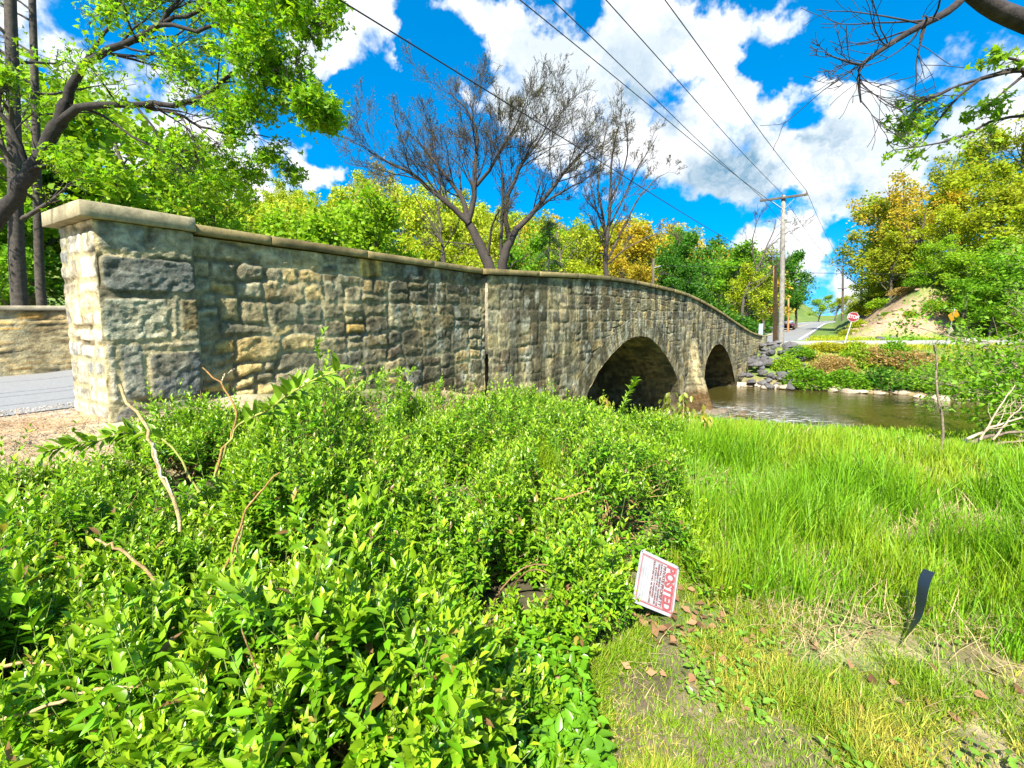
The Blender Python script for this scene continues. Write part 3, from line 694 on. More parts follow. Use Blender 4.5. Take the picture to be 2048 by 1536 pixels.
def plant(pi, x, y, ztop, color, label, group=None, name='broadleaf_tree', cat='tree', wide=1., rz=None, zb=None):
    b = (tz1(x, y) if zb is None else zb)-.1; sc = max((ztop-b)/PH[pi], .05); rz = random.Random(label+str(x)).uniform(0, 6.28) if rz is None else rz
    scl = (sc*wide, sc*wide, sc)
    if pi not in used:
        o = mk_proto(name, PRS[pi], cat); used[pi] = o; o.location = (x, y, b); o.rotation_euler = (0, 0, rz); o.scale = scl; tag(o, label, cat, group)
        o.color = (*color, 1)
        for ch in o.children: ch.color = (*color, 1)
        return o
    o = dup(used[pi], (x, y, b), rz, scl, label, group, color, cat); o.name = name
    if group is None and 'group' in o: del o['group']
    return o
def plant_px(pi, u, vtop, Y, color, label, **k):
    p = at(u, vtop, Y); return plant(pi, p.x, p.y, p.z, color, label, **k)

LG, YG, OL, OR, DG, MG = (.24, .40, .02), (.35, .42, .02), (.32, .36, .02), (.46, .36, .03), (.06, .18, .015), (.15, .32, .015)
# left bank behind the far parapet
for i, (pi, u, vt, Y, c, lab, wd_) in enumerate([
    (3, 10, 175, 14, LG, 'dense green tree behind the low parapet, at the very left edge', 1.1), (1, 210, 190, 17, LG, 'bright green tree filling the gap under the leaning limb, behind the end pillar', 1.2),
    (3, 330, 215, 20, LG, 'light green bushy tree rising just right of the end pillar', 1.2), (4, 440, 330, 24, LG, 'low light green tree with drooping twigs over the first wing wall coping', 1.0),
    (5, 95, 330, 15, DG, 'dark shaded green tree low behind the low parapet', 1.2), (3, -120, 240, 13, LG, 'green tree mostly cut off by the left edge of the view', 1.2), (5, 20, 420, 12, MG, 'short leafy tree just over the low parapet coping', 1.3),
    (3, 150, 470, 14, DG, 'short dark green thicket tree right behind the end pillar', 1.5)]):
    plant_px(pi, u, vt, Y, c, lab, wide=wd_)
# middle distance, seen over the coping
for i, (pi, u, vt, Y, c, lab, wd_) in enumerate([
    (0, 590, 405, 42, LG, 'leftmost light green round tree over the wing wall coping', 1.2), (3, 690, 385, 46, LG, 'tallest light green tree left of the big bare tree', 1.2), (0, 780, 400, 44, LG, 'light green tree just behind the thin bare sapling', 1.15),
    (3, 520, 440, 40, LG, 'low light green tree beside the drooping twigs', 1.0), (3, 850, 440, 50, YG, 'yellow green tree tucked behind the left bare limbs', 1.1),
    (2, 735, 322, 70, (.34, .30, .12), 'pale sparse budding tree poking above the yellow green hillside', .8), (1, 930, 425, 56, YG, 'yellow green tree seen through the fork of the big bare tree', 1.2),
    (3, 1040, 470, 55, MG, 'mid green tree right of the bare twin trunk', 1.1), (2, 1130, 432, 56, YG, 'yellow tinged airy tree between the two bare trees', 1.1), (0, 1180, 445, 60, OL, 'olive yellow round tree just left of the slender bare tree', 1.2),
    (0, 1245, 428, 58, OR, 'brightest orange tinted tree behind the slender bare tree', 1.25), (4, 1310, 446, 60, OR, 'orange tinted tree at the right of the slender bare tree', .9), (3, 1180, 515, 50, YG, 'low yellow green tree behind the crown of the bridge', 1.3),
    (3, 1270, 510, 48, OR, 'low orange brown tree just over the first arch', 1.2), (5, 1385, 474, 46, DG, 'rounded dark green tree standing over the second arch', 1.05), (5, 1335, 515, 43, DG, 'smaller dark green tree beside the short black pole', 1.1),
    (3, 1455, 490, 56, MG, 'mid green tree behind the crooked bare tree', 1.2), (4, 1430, 475, 74, OR, 'faint orange tree topping the woods above the second arch', 1.2), (3, 1500, 530, 46, YG, 'yellow green tree left of the brown pole', 1.0),
    (5, 1535, 540, 54, DG, 'dark green tree right behind the brown pole', 1.1), (5, 1602, 506, 76, DG, 'big dark green tree overhanging the far road', .95), (5, 1572, 530, 66, DG, 'dark green tree behind the tall grey pole', 1.0),
    (3, 1640, 590, 150, LG, 'light green tree at the end of the far road', 1.4), (0, 1672, 592, 165, OL, 'olive tree at the end of the far road, by the distant pole', 1.5), (3, 1700, 588, 120, OL, 'olive tree on the right verge of the far road', 1.0)]):
    plant_px(pi, u, vt, Y, c, lab, wide=wd_)
# right hillside
for i, (pi, u, vt, Y, c, lab, wd_) in enumerate([
    (3, 1748, 520, 52, YG, 'yellow green bushy tree at the lowest left corner of the hillside', 1.3), (3, 1790, 470, 48, OL, 'olive bushy tree directly above the top of the cut', 1.3), (0, 1815, 385, 56, YG, 'bright yellow green tree between the two leftmost orange tints', 1.2), (2, 1745, 455, 66, OL, 'thin olive tree at the left end of the right hillside', 1.2), (0, 1775, 395, 58, OL, 'olive yellow tree leaning out at the left of the right hillside', 1.2), (4, 1835, 345, 54, OR, 'orange brown tree on the crest of the right hillside', 1.0),
    (0, 1800, 430, 50, YG, 'yellow green tree above the grassy slope', 1.1), (0, 1890, 345, 52, YG, 'yellow green round tree near the hillside crest', 1.1), (2, 1850, 400, 47, OR, 'rust tinted airy tree in the middle of the hillside', 1.2),
    (4, 1945, 300, 52, OL, 'tall olive tree high on the right hillside', 1.1), (0, 2000, 262, 54, YG, 'tall yellow green tree near the top right of the hillside', 1.1), (4, 2060, 235, 52, OL, 'highest olive tree at the right edge of the hillside', 1.2),
    (3, 1915, 400, 44, YG, 'yellow green tree half way up the hillside', 1.2), (0, 1985, 365, 42, OL, 'olive tree half way up the hillside at the right', 1.1), (3, 2050, 370, 40, YG, 'yellow green tree low on the hillside at the right edge', 1.2),
    (3, 1760, 470, 60, YG, 'yellow green bushy tree low at the left end of the right hillside', 1.3), (3, 1830, 430, 52, OL, 'olive bushy tree filling the middle of the hillside', 1.3), (3, 1900, 440, 48, YG, 'yellow green bushy tree over the right part of the cut', 1.3), (3, 1960, 410, 46, OL, 'olive bushy tree high above the side road', 1.3), (3, 2020, 330, 47, YG, 'yellow green bushy tree under the highest olive tree', 1.2), (3, 1930, 360, 50, OR, 'rust tinted bushy tree near the hillside crest', 1.2), (3, 1875, 470, 42, LG, 'light green bushy tree over the top of the bare earth cut', 1.2), (3, 1945, 480, 39, LG, 'light green bushy tree at the right end of the bare earth cut', 1.3), (3, 2030, 470, 36, MG, 'green bushy tree behind the side road at the right edge', 1.3), (5, 1925, 560, 37, MG, 'low dark leaved bush tree beside the yellow marker', 1.3), (3, 1990, 560, 36, LG, 'low light green bush tree just behind the side road', 1.4)]):
    plant_px(pi, u, vt, Y, c, lab, wide=wd_, name='hillside_tree')
# the wooded hill behind reads as one mass
rng = np.random.default_rng(55); WV, WF, WC, o_ = [], [], [], 0; TV, TF, to = [], [], 0
prof = np.array([(300, 350), (480, 395), (560, 378), (640, 368), (720, 362), (830, 372), (900, 392), (980, 420), (1060, 430), (1130, 440), (1240, 445), (1340, 452), (1420, 480), (1480, 492), (1540, 505), (1590, 540)])
for i in range(150):
    u = rng.uniform(300, 1580); Y = rng.uniform(58, 115); vt = np.interp(u, prof[:, 0], prof[:, 1])+rng.uniform(-14, 12)+(115-Y)*.8*rng.uniform(.1, 1)
    p = at(u, vt, Y); zb_ = tz1(p.x, p.y); pi = rng.integers(0, 5); sc = (p.z-zb_)/PH[pi]
    if sc < .3: continue
    sxy = min(sc, 1.5)*1.25; out, lf, _ = PRS[pi]; a = rng.uniform(0, 6.28); ca, sa = math.cos(a), math.sin(a)
    Rm = np.array([[ca, -sa, 0], [sa, ca, 0], [0, 0, 1]])
    sub = rng.random(len(lf[0])) < .55
    P_ = (lf[0][sub]*np.array([sxy, sxy, sc])) @ Rm.T+np.array([p.x, p.y, zb_])
    V, Fs = leaf_arrays(P_, lf[1][sub] @ Rm.T, lf[2][sub] @ Rm.T, lf[3][sub]*max(sc, 1)*1.15, lf[4][sub]*max(sc, 1)*1.2, KITE)
    base = np.array([YG, OL, YG, YG, YG][rng.integers(0, 5)]) if u < 1000 else np.array([YG, OL, OR, MG, OL][rng.integers(0, 5)]) if u < 1350 else np.array([MG, OL, OR, DG, MG][rng.integers(0, 5)])
    c = np.repeat(lf[5][sub]*base*rng.uniform(.85, 1.15), 4, 0); WV.append(V); WF.append(Fs[0]+o_); WC.append(c); o_ += len(V)
    tb = [((pp*np.array([sxy, sxy, sc])) @ Rm.T+np.array([p.x, p.y, zb_]), r*sc) for pp, r, l in out if l < 2]
    V, F = tubes(tb, 4); TV.append(V); TF.append(F+to); to += len(V)
wd = mk('hillside_woods', np.concatenate(WV), np.concatenate(WF), leafmat('woods_leaf', .35, .6, .2), None, np.concatenate(WC)); tag(wd, 'distant wooded hillside in spring yellow greens behind the bridge', 'woods', kind='stuff')
wt_ = mk('woods_trunks', np.concatenate(TV), np.concatenate(TF), M['bark'], wd, np.tile((.12, .10, .08), (to, 1)))
wt_['kind'] = 'stuff'

# --- bare trees
TW = [dict(kids=17, ang=(.4, 1.05), lr=.48, start=.18, rr=.38, lift=.12), dict(n=6, wob=.12, up=.03, kids=8, ang=(.3, .75), lr=.50, start=.2, rr=.55, lift=.15), dict(n=5, wob=.13, up=.06, kids=5, ang=(.3, .8), lr=.52, start=.15, rr=.6, lift=.1), dict(n=4, wob=.16, up=.05, kids=3, ang=(.3, .8), lr=.55, start=.2, rr=.65), dict(n=3, wob=.18, up=.04)]
def bare_tree(name, label, base, limbs, Y, seed, spec, col, bud=None, cat='tree', group=None, depth=2.5, thin=.009):
    rng = np.random.default_rng(seed); out = []
    for pts, r0, r1, k in limbs:
        dz = rng.uniform(-1, 1)*depth
        P = [at(u, v, Y+dz*max(0, (j/(len(pts)-1)))*(1 if k else .15)) for j, (u, v) in enumerate(pts)]
        s2 = [dict(spec[0], kids=k)]+spec[1:] if k else None
        limb(rng, P, r0*.72, r1*.6, 12, s2, out, .03)
    b = at(*base, Y); root = thing(name, label, cat, (b.x, b.y, tz1(b.x, b.y)), group)
    foot = np.array([[b.x, b.y, tz1(b.x, b.y)-.3], list(at(limbs[0][0][0][0], limbs[0][0][0][1], Y))]); r0 = limbs[0][1]
    out.append((foot, np.array([r0*1.35, r0]), 0))
    wood('trunk', out, M['bark'], root, col, sides=(9, 6, 4, 3, 3), thin=thin)
    if bud:
        P, Dd = tips(out, (2, 3, 4), rng, bud[1]); n = len(P)
        leaves('crown', P+rng.normal(size=P.shape)*.05, unit(rdir(rng, n)+Dd), rdir(rng, n), bud[2]*rng.uniform(.6, 1.3, n), bud[2]*.6*np.ones(n), np.array(bud[0])*rng.uniform(.7, 1.2, (n, 1)), KITE, M['tree_leaf'], root)
    return root
BK = (.05, .041, .034)
bare_tree('bare_tree', 'large bare tree with twin trunks and a wide spreading crown', (992, 548), [
    ([(985, 550), (968, 508), (950, 470), (935, 440)], .62, .46, 0), ([(1003, 550), (1008, 515), (1022, 480), (1034, 455)], .55, .40, 0),
    ([(938, 446), (905, 415), (868, 385), (822, 345), (765, 318), (722, 292)], .34, .05, 15), ([(935, 442), (925, 400), (890, 350), (850, 300), (810, 262)], .30, .05, 14),
    ([(937, 440), (948, 390), (950, 330), (953, 262), (930, 215), (900, 185)], .33, .05, 15), ([(952, 372), (985, 330), (1010, 285), (1035, 245), (1050, 205)], .20, .04, 11),
    ([(1034, 458), (1062, 430), (1095, 390), (1135, 335), (1170, 300), (1195, 270)], .32, .05, 14), ([(1020, 484), (1012, 430), (1020, 380), (1050, 320), (1080, 275), (1115, 215)], .30, .04, 14),
    ([(1066, 426), (1110, 392), (1160, 365), (1190, 345)], .16, .03, 8), ([(1005, 520), (1003, 440), (1005, 380), (1000, 320), (990, 262)], .2, .04, 11),
    ([(960, 490), (930, 487), (880, 482), (845, 484)], .10, .03, 3), ([(975, 520), (985, 450), (998, 420)], .14, .08, 3), ([(1010, 545), (1030, 525), (1050, 517)], .1, .05, 2)], 34, 5, TW, BK, bud=((.30, .30, .06), 1, .06))
bare_tree('bare_tree', 'slender upright bare tree with tangled twigs right of the big bare tree', (1213, 556), [
    ([(1213, 556), (1212, 510), (1216, 450), (1222, 380), (1225, 310), (1240, 245)], .32, .06, 14), ([(1214, 500), (1205, 430), (1196, 370), (1205, 300), (1215, 240)], .2, .04, 10),
    ([(1214, 520), (1250, 450), (1275, 400), (1310, 360), (1335, 345)], .16, .03, 10), ([(1216, 460), (1245, 400), (1270, 345), (1300, 295), (1315, 270)], .13, .03, 9),
    ([(1212, 470), (1190, 410), (1180, 360), (1180, 320)], .12, .03, 8), ([(1222, 400), (1250, 330), (1255, 280), (1250, 235)], .12, .03, 9), ([(1214, 530), (1260, 492), (1310, 470), (1350, 468)], .11, .03, 8)], 38, 8,
    [dict(TW[0], lr=.26), dict(TW[1], kids=5), dict(TW[2], kids=4, lr=.45), dict(TW[3], kids=2), TW[4]], (.075, .062, .05), bud=((.16, .10, .05), 1, .09))
bare_tree('bare_tree', 'small bare tree with thin dark limbs left of the twin trunk', (888, 528), [
    ([(888, 528), (884, 490), (880, 440), (872, 400), (862, 372)], .16, .04, 8), ([(886, 490), (865, 450), (845, 420), (830, 395)], .1, .03, 5), ([(885, 505), (860, 490), (840, 480)], .06, .02, 4), ([(886, 500), (905, 470), (920, 440)], .07, .02, 4)], 29, 9,
    [dict(TW[0], lr=.3), dict(TW[1], kids=4), dict(TW[2], kids=3), TW[4]], BK)
bare_tree('bare_tree', 'crooked bare tree beside the grey utility pole', (1484, 640), [
    ([(1484, 640), (1487, 600), (1500, 562), (1518, 530), (1530, 500), (1545, 470), (1552, 440)], .2, .05, 9), ([(1512, 540), (1505, 500), (1508, 465), (1518, 435)], .1, .03, 7), ([(1528, 505), (1555, 480), (1580, 462), (1600, 455)], .08, .03, 6), ([(1490, 590), (1530, 560), (1540, 540)], .09, .03, 5)], 44, 10,
    [dict(TW[0], lr=.4), dict(TW[1], kids=5), dict(TW[2], kids=4), TW[4]], (.08, .065, .055))
# conifer beside the big bare tree
b = at(1092, 545, 36); cz = tz1(b.x, b.y); root = thing('conifer_tree', 'thin drooping conifer between the two bare trees', 'tree', (b.x, b.y, cz)); rng = np.random.default_rng(3); out = []
ct = at(1108, 440, 36).z-cz; out.append((np.array([(0, 0, 0), (.1, 0, ct*.5), (.3, 0, ct)])+np.array([b.x, b.y, cz]), np.array([.2, .13, .03]), 0))
for k in range(46):
    z = rng.uniform(.3, 1)*ct; a = rng.uniform(0, 6.28); L_ = (1.05-z/ct)*3.6*rng.uniform(.6, 1.1)+.3
    q = np.array([b.x+.3*z/ct, b.y, cz+z]); dd = np.array([math.cos(a), math.sin(a), 0]); out.append((np.array([q, q+dd*L_*.5+np.array([0, 0, .15]), q+dd*L_+np.array([0, 0, -.25*L_])]), np.array([.04, .03, .01]), 1))
wood('trunk', out, M['bark'], root, (.09, .08, .07)); P, Dd = tips(out, (1,), rng, 70); n = len(P); P += rng.normal(size=P.shape)*np.array([.14, .14, .08])
leaves('crown', P, unit(Dd+rdir(rng, n)*.8+np.array([0, 0, -.6])), rdir(rng, n), rng.uniform(.14, .3, n), np.full(n, .05), np.array((.10, .19, .05))*rng.uniform(.6, 1.3, (n, 1)), KITE, M['tree_leaf'], root)

# --- big leaning maple on the left
rng = np.random.default_rng(12); out = []
SPEC = [dict(kids=9, ang=(.45, .95), lr=.42, start=.3, rr=.42, lift=.12), dict(n=6, wob=.14, up=.0, kids=6, ang=(.4, .9), lr=.5, start=.25, rr=.5), dict(n=5, wob=.17, up=-.03, kids=5, ang=(.4, .9), lr=.55, start=.25, rr=.6), dict(n=4, wob=.2, up=-.04)]
def lm(pts, Y0, Y1, r0, r1, k, lr=None):
    P = [at(u, v, Y0+(Y1-Y0)*j/(len(pts)-1)) for j, (u, v) in enumerate(pts)]
    s2 = [dict(SPEC[0], kids=k, lr=lr or SPEC[0]['lr'])]+SPEC[1:] if k else None
    limb(rng, P, r0*.46, r1*.5, 14, s2, out, .02)
root = thing('maple_tree', 'leaning maple tree with dark forked limbs and a leafy crown at the upper left', 'tree', (-10.6, 8.2, tz1(-10.6, 8.2)))
g0 = np.array(root.location); p0 = np.array(at(-60, 520, 8.1))
out.append((catmull([g0-np.array([.3, 0, .2]), g0+(p0-g0)*.5, p0, np.array(at(0, 430, 8.1))], 10), np.linspace(.15, .12, 10), 0))
lm([(0, 430), (60, 345), (110, 260), (135, 205)], 8.1, 8.0, .26, .19, 0)
lm([(135, 205), (150, 150), (200, 105), (260, 80), (320, 50), (352, 5), (375, -60)], 8.0, 7.6, .155, .05, 9, .5)
lm([(118, 245), (150, 222), (200, 212), (260, 210), (330, 210), (380, 200), (440, 170), (490, 135), (540, 105)], 8.0, 7.2, .15, .03, 13, .33)
lm([(350, 208), (420, 200), (500, 195), (560, 203), (600, 215), (630, 205)], 7.5, 6.9, .07, .02, 10, .30)
lm([(280, 210), (350, 228), (410, 255), (470, 268), (540, 275)], 7.7, 7.2, .065, .015, 9, .4)
lm([(160, 215), (240, 255), (330, 310), (400, 365), (440, 400)], 8.0, 7.6, .055, .015, 8, .35)
lm([(165, 135), (210, 60), (235, 0), (240, -60)], 8.0, 7.8, .07, .03, 7, .5)
lm([(320, 50), (400, 60), (480, 30), (540, 15), (590, 20)], 7.7, 7.0, .07, .02, 11, .36)
lm([(330, 45), (420, 10), (500, -30), (580, -60)], 7.7, 7.2, .07, .02, 11, .45)
lm([(40, 365), (80, 330), (130, 335), (170, 350)], 8.1, 7.6, .05, .02, 5, .4)
lm([(60, 345), (30, 270), (-20, 210), (-60, 200)], 8.1, 7.6, .1, .04, 6, .5)
wood('trunk', out, M['bark'], root, (.035, .03, .026), thin=.004)
P, Dd = tips(out, (2, 3), rng, 12); n = len(P); P += rng.normal(size=P.shape)*.065
keep = (fbm(P[:, 0]*1.3, P[:, 1]*1.3, P[:, 2]*1.4, seed=3) > .40); k2 = P[:, 0] > -5.6; keep &= (rng.random(n) < np.where(k2, 1., .55)); P, Dd = P[keep], Dd[keep]; n = len(P)
L_ = rng.uniform(.055, .105, n)
leaves('crown', P, unit(Dd*.3+rdir(rng, n)+np.array([0, 0, -.5])), unit(rdir(rng, n)*.8+np.array([0, 0, 1.])), L_, L_*.9, np.array((.20, .39, .012))*rng.uniform(.7, 1.3, (n, 1))*np.stack([rng.uniform(.8, 1.4, n), np.ones(n), np.ones(n)], 1), MAPLE, M['tree_leaf'], root)
# two straight trunks behind it
for (u, lab, r, Y, sd_) in ((28, 'thicker straight trunked tree at the far left, behind the leaning maple', .2, 10.5, 31), (72, 'thinner straight trunked tree right beside the thicker one, behind the leaning maple', .13, 11.2, 32)):
    rng = np.random.default_rng(sd_); a = at(u+8, 560, Y); t_ = at(u-12, -150, Y); gz = tz1(a.x, a.y); out = []
    root = thing('straight_tree', lab, 'tree', (a.x, a.y, gz))
    limb(rng, [(a.x, a.y, gz-.2), a, at(u, 250, Y), t_], r*.85, r*.45, 14, [dict(SPEC[0], kids=13, lr=.22, start=.45, ang=(.8, 1.3)), SPEC[1], SPEC[3]], out)
    wood('trunk', out, M['bark'], root, (.065, .055, .045), thin=.004); P, Dd = tips(out, (1, 2), rng, 12); n = len(P); P += rng.normal(size=P.shape)*.10; L_ = rng.uniform(.06, .11, n)
    leaves('crown', P, unit(Dd*.3+rdir(rng, n)+np.array([0, 0, -.5])), unit(rdir(rng, n)*.8+np.array([0, 0, 1.])), L_, L_*.9, np.array((.25, .40, .015))*rng.uniform(.7, 1.3, (n, 1)), MAPLE, M['tree_leaf'], root)
# --- overhanging tree at the right: trunk just outside the view
rng = np.random.default_rng(77); out = []; tx_, ty_ = 7.6, 4.6; gz = tz1(tx_, ty_)
root = thing('overhanging_tree', 'tree reaching in at the upper right with a thick dark limb and a leafy bough', 'tree', (tx_, ty_, gz))
SP2 = [dict(kids=9, ang=(.35, 1.0), lr=.5, start=.35, rr=.30, lift=.05), dict(n=6, wob=.12, up=.04, kids=4, ang=(.3, .8), lr=.5, start=.2, rr=.55), dict(n=4, wob=.15, up=.03)]
tr = [np.array((tx_, ty_, gz-.2)), np.array((7.4, 4.5, 2.)), np.array((7.0, 4.4, 4.2)), np.array(at(2140, 75, 4.3))]
limb(rng, tr, .24, .10, 12, None, out)
limb(rng, [tr[-1], at(2048, 42, 4.3), at(1985, 15, 4.25), at(1930, -25, 4.2), at(1850, -90, 4.1)], .09, .05, 10, None, out)
limb(rng, [at(1940, -20, 4.2), at(1900, 20, 4.1), at(1840, 52, 4.0), at(1785, 85, 3.95), at(1724, 130, 3.9), at(1718, 170, 3.9), at(1722, 205, 3.9)], .036, .006, 18, [dict(SP2[0], kids=24, lr=.42, start=.25)]+SP2[1:], out)
limb(rng, [at(1724, 130, 3.9), at(1700, 125, 3.8), at(1650, 108, 3.8)], .012, .004, 6, [dict(SP2[0], kids=10, lr=.7, start=0)]+SP2[1:], out)
limb(rng, [tr[-2], at(2120, 190, 4.6), at(2048, 140, 4.8), at(1960, 158, 4.9)], .05, .02, 10, None, out)
lo = []
for pts in (((2048, 140), (1980, 152), (1920, 170), (1860, 195), (1800, 222)), ((1960, 158), (1910, 200), (1870, 250), (1845, 285)), ((2048, 150), (2000, 190), (1960, 225)), ((2060, 230), (1990, 240), (1930, 270), (1870, 288), (1790, 300)), ((2048, 125), (2010, 115), (1975, 120)), ((1900, 178), (1840, 210), (1800, 250))):
    limb(rng, [at(u, v, 4.8) for u, v in pts], .016, .005, 8, [dict(SP2[0], kids=9, lr=.32, start=.15, lift=0), dict(n=4, wob=.2, up=-.05, kids=3, ang=(.4, .9), lr=.5, start=.2, rr=.6), dict(n=3, wob=.2)], lo)
wood('trunk', out+lo, M['bark'], root, (.045, .036, .034), thin=.0025)
P, Dd = tips(lo, (1, 2), rng, 3); n = len(P); P += rng.normal(size=P.shape)*.03; L_ = rng.uniform(.05, .10, n)
leaves('crown', P, unit(Dd*.5+rdir(rng, n)*.8+np.array([0, 0, -.6])), unit(rdir(rng, n)*.7+np.array([0, 0, 1.])), L_, L_*.9, np.array((.24, .40, .02))*rng.uniform(.7, 1.3, (n, 1)), MAPLE, M['tree_leaf'], root)
# --- leafy thicket trees on the near bank at the right
for (x, y, h_, sd_, lab) in ((14.4, 10.2, 4.4, 1, 'leafy thicket tree with pale arching twigs at the right edge'), (18.0, 13.6, 5.4, 2, 'leafy thicket tree over the river bank, behind the pale twigged one'), (11.3, 8.8, 1.7, 3, 'low leafy bush above the driftwood pile')):
    rng = np.random.default_rng(200+sd_); out = []; gz = tz1(x, y); root = thing('thicket_tree', lab, 'tree' if sd_ < 3 else 'bush', (x, y, gz))
    sp_ = [dict(n=8, wob=.10, up=-.02, kids=8, ang=(.4, 1.0), lr=.42, start=.3, rr=.5, lift=.05), dict(n=5, wob=.18, up=-.03, kids=6, ang=(.4, 1.), lr=.5, start=.2, rr=.6), dict(n=4, wob=.2, up=-.03)]
    for k in range(11 if sd_ < 3 else 8):
        a = rng.uniform(0, 6.28); grow(rng, (x+.3*math.cos(a), y+.3*math.sin(a), gz-.1), (math.cos(a)*.75, math.sin(a)*.75, 1.1), h_*rng.uniform(.7, 1.1), .05, 0, sp_, out)
    wood('trunk', out, M['bark'], root, (.24, .19, .12), thin=.004)
    P, Dd = tips(out, (1, 2), rng, 13); n = len(P); P += rng.normal(size=P.shape)*.13; keep = fbm(P[:, 0]*.9, P[:, 1]*.9, P[:, 2]*1.1, seed=sd_) > .38; P, Dd = P[keep], Dd[keep]; n = len(P); L_ = rng.uniform(.08, .16, n)
    leaves('crown', P, unit(Dd*.5+rdir(rng, n)), unit(rdir(rng, n)*.8+np.array([0, 0, 1.])), L_, L_*.6, np.array((.19, .37, .02))*rng.uniform(.7, 1.3, (n, 1)), KITE2, M['tree_leaf'], root)
#@@PART3
# ------------------------------------------------------------------ foreground shrubs
SHR = [  # cx, cy, rx, ry, top z, shoots, leaf length, label
 (-.48, 1.30, .56, .52, .74, 620, .058, 'leafy green shrub at the bottom centre, nearest to the viewer'),
 (-1.05, 1.22, .62, .50, .60, 560, .058, 'leafy green shrub at the bottom edge, left of the nearest one'),
 (-1.85, 1.30, .62, .55, .62, 480, .060, 'leafy green shrub in the bottom left corner'),
 (-2.05, 2.05, .75, .55, .50, 620, .050, 'leafy shrub at the left edge, in front of the straw covered shoulder'),
 (-1.20, 2.60, .85, .60, .78, 900, .050, 'leafy shrub with bare brown canes in front of the wing wall'),
 (-.15, 2.55, .75, .60, .52, 760, .048, 'leafy shrub in the middle of the thicket, facing the bridge'),
 (.55, 3.05, .80, .80, .64, 1000, .046, 'rounded bright shrub leaning over the fallen warning sign'),
 (-.35, 4.6, 1.05, 1.1, .66, 900, .050, 'shrub close under the middle of the wing wall'),
 (-1.75, 4.2, 1.05, .80, .84, 800, .050, 'shrub close under the wing wall near the end pillar'),
 (1.15, 5.4, 1.15, 1.2, .32, 900, .052, 'far bright shrub in front of the first arch'),
 (-2.6, 3.7, .62, .45, .68, 420, .048, 'low dark shrub at the foot of the end pillar'),
 (.25, 6.9, 1.1, 1.0, .22, 600, .055, 'tall shooting shrub where the wing wall meets the arch wall'),
 (.28, 2.12, .40, .34, .40, 300, .044, 'low shaded shrub right beside the fallen warning sign'),
 (-3.15, 2.95, .60, .40, .47, 380, .046, 'low sprawling shrub at the edge of the straw covered shoulder'),
 (-2.6, 2.6, .5, .4, .42, 300, .046, 'small shrub between the straw covered shoulder and the left edge thicket'),
]
def shoots(rng, P, Dd, Ls, leafL, m_nodes=7, young=(.36, .52, .02), old=(.12, .31, .008)):
    """opposite leaf pairs along shoots -> arrays for leaves()"""
    n = len(P); out = []
    s0 = unit(np.cross(Dd, rdir(rng, n))); s1 = np.cross(Dd, s0); bend = rdir(rng, n)*.12
    for j in range(m_nodes):
        t_ = (j+.5)/m_nodes; pos = P+Dd*(Ls*t_)[:, None]+bend*(Ls*t_*t_)[:, None]; s = s0 if j % 2 else s1
        for sg in (1, -1):
            ax = unit(s*sg*(.95-.55*t_)+Dd*(.30+.75*t_)+rdir(rng, n)*.22+np.array([0, 0, -.18*(1-t_)])); nn = unit(Dd+rdir(rng, n)*.3+np.array([0, 0, .3]))
            L = leafL*(.55+.62*math.sin(math.pi*min(.12+.80*t_, 1)))*rng.uniform(.55, 1.35, n)*(1 if t_ < .85 else .75)
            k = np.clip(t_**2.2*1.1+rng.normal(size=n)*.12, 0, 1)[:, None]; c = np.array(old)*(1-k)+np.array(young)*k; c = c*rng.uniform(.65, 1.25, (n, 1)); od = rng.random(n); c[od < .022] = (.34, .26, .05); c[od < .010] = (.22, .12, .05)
            keep = rng.random(n) < .93
            out.append((pos[keep], ax[keep], nn[keep], L[keep], L[keep]*rng.uniform(.34, .46, keep.sum()), c[keep]))
    return [np.concatenate(x) for x in zip(*out)]
def arch_tube(a, b, lift, n=8):
    a, b = np.array(a, float), np.array(b, float); t_ = np.linspace(0, 1, n)[:, None]
    return a+(b-a)*t_+np.array([0, 0, 1])*lift*4*t_*(1-t_)
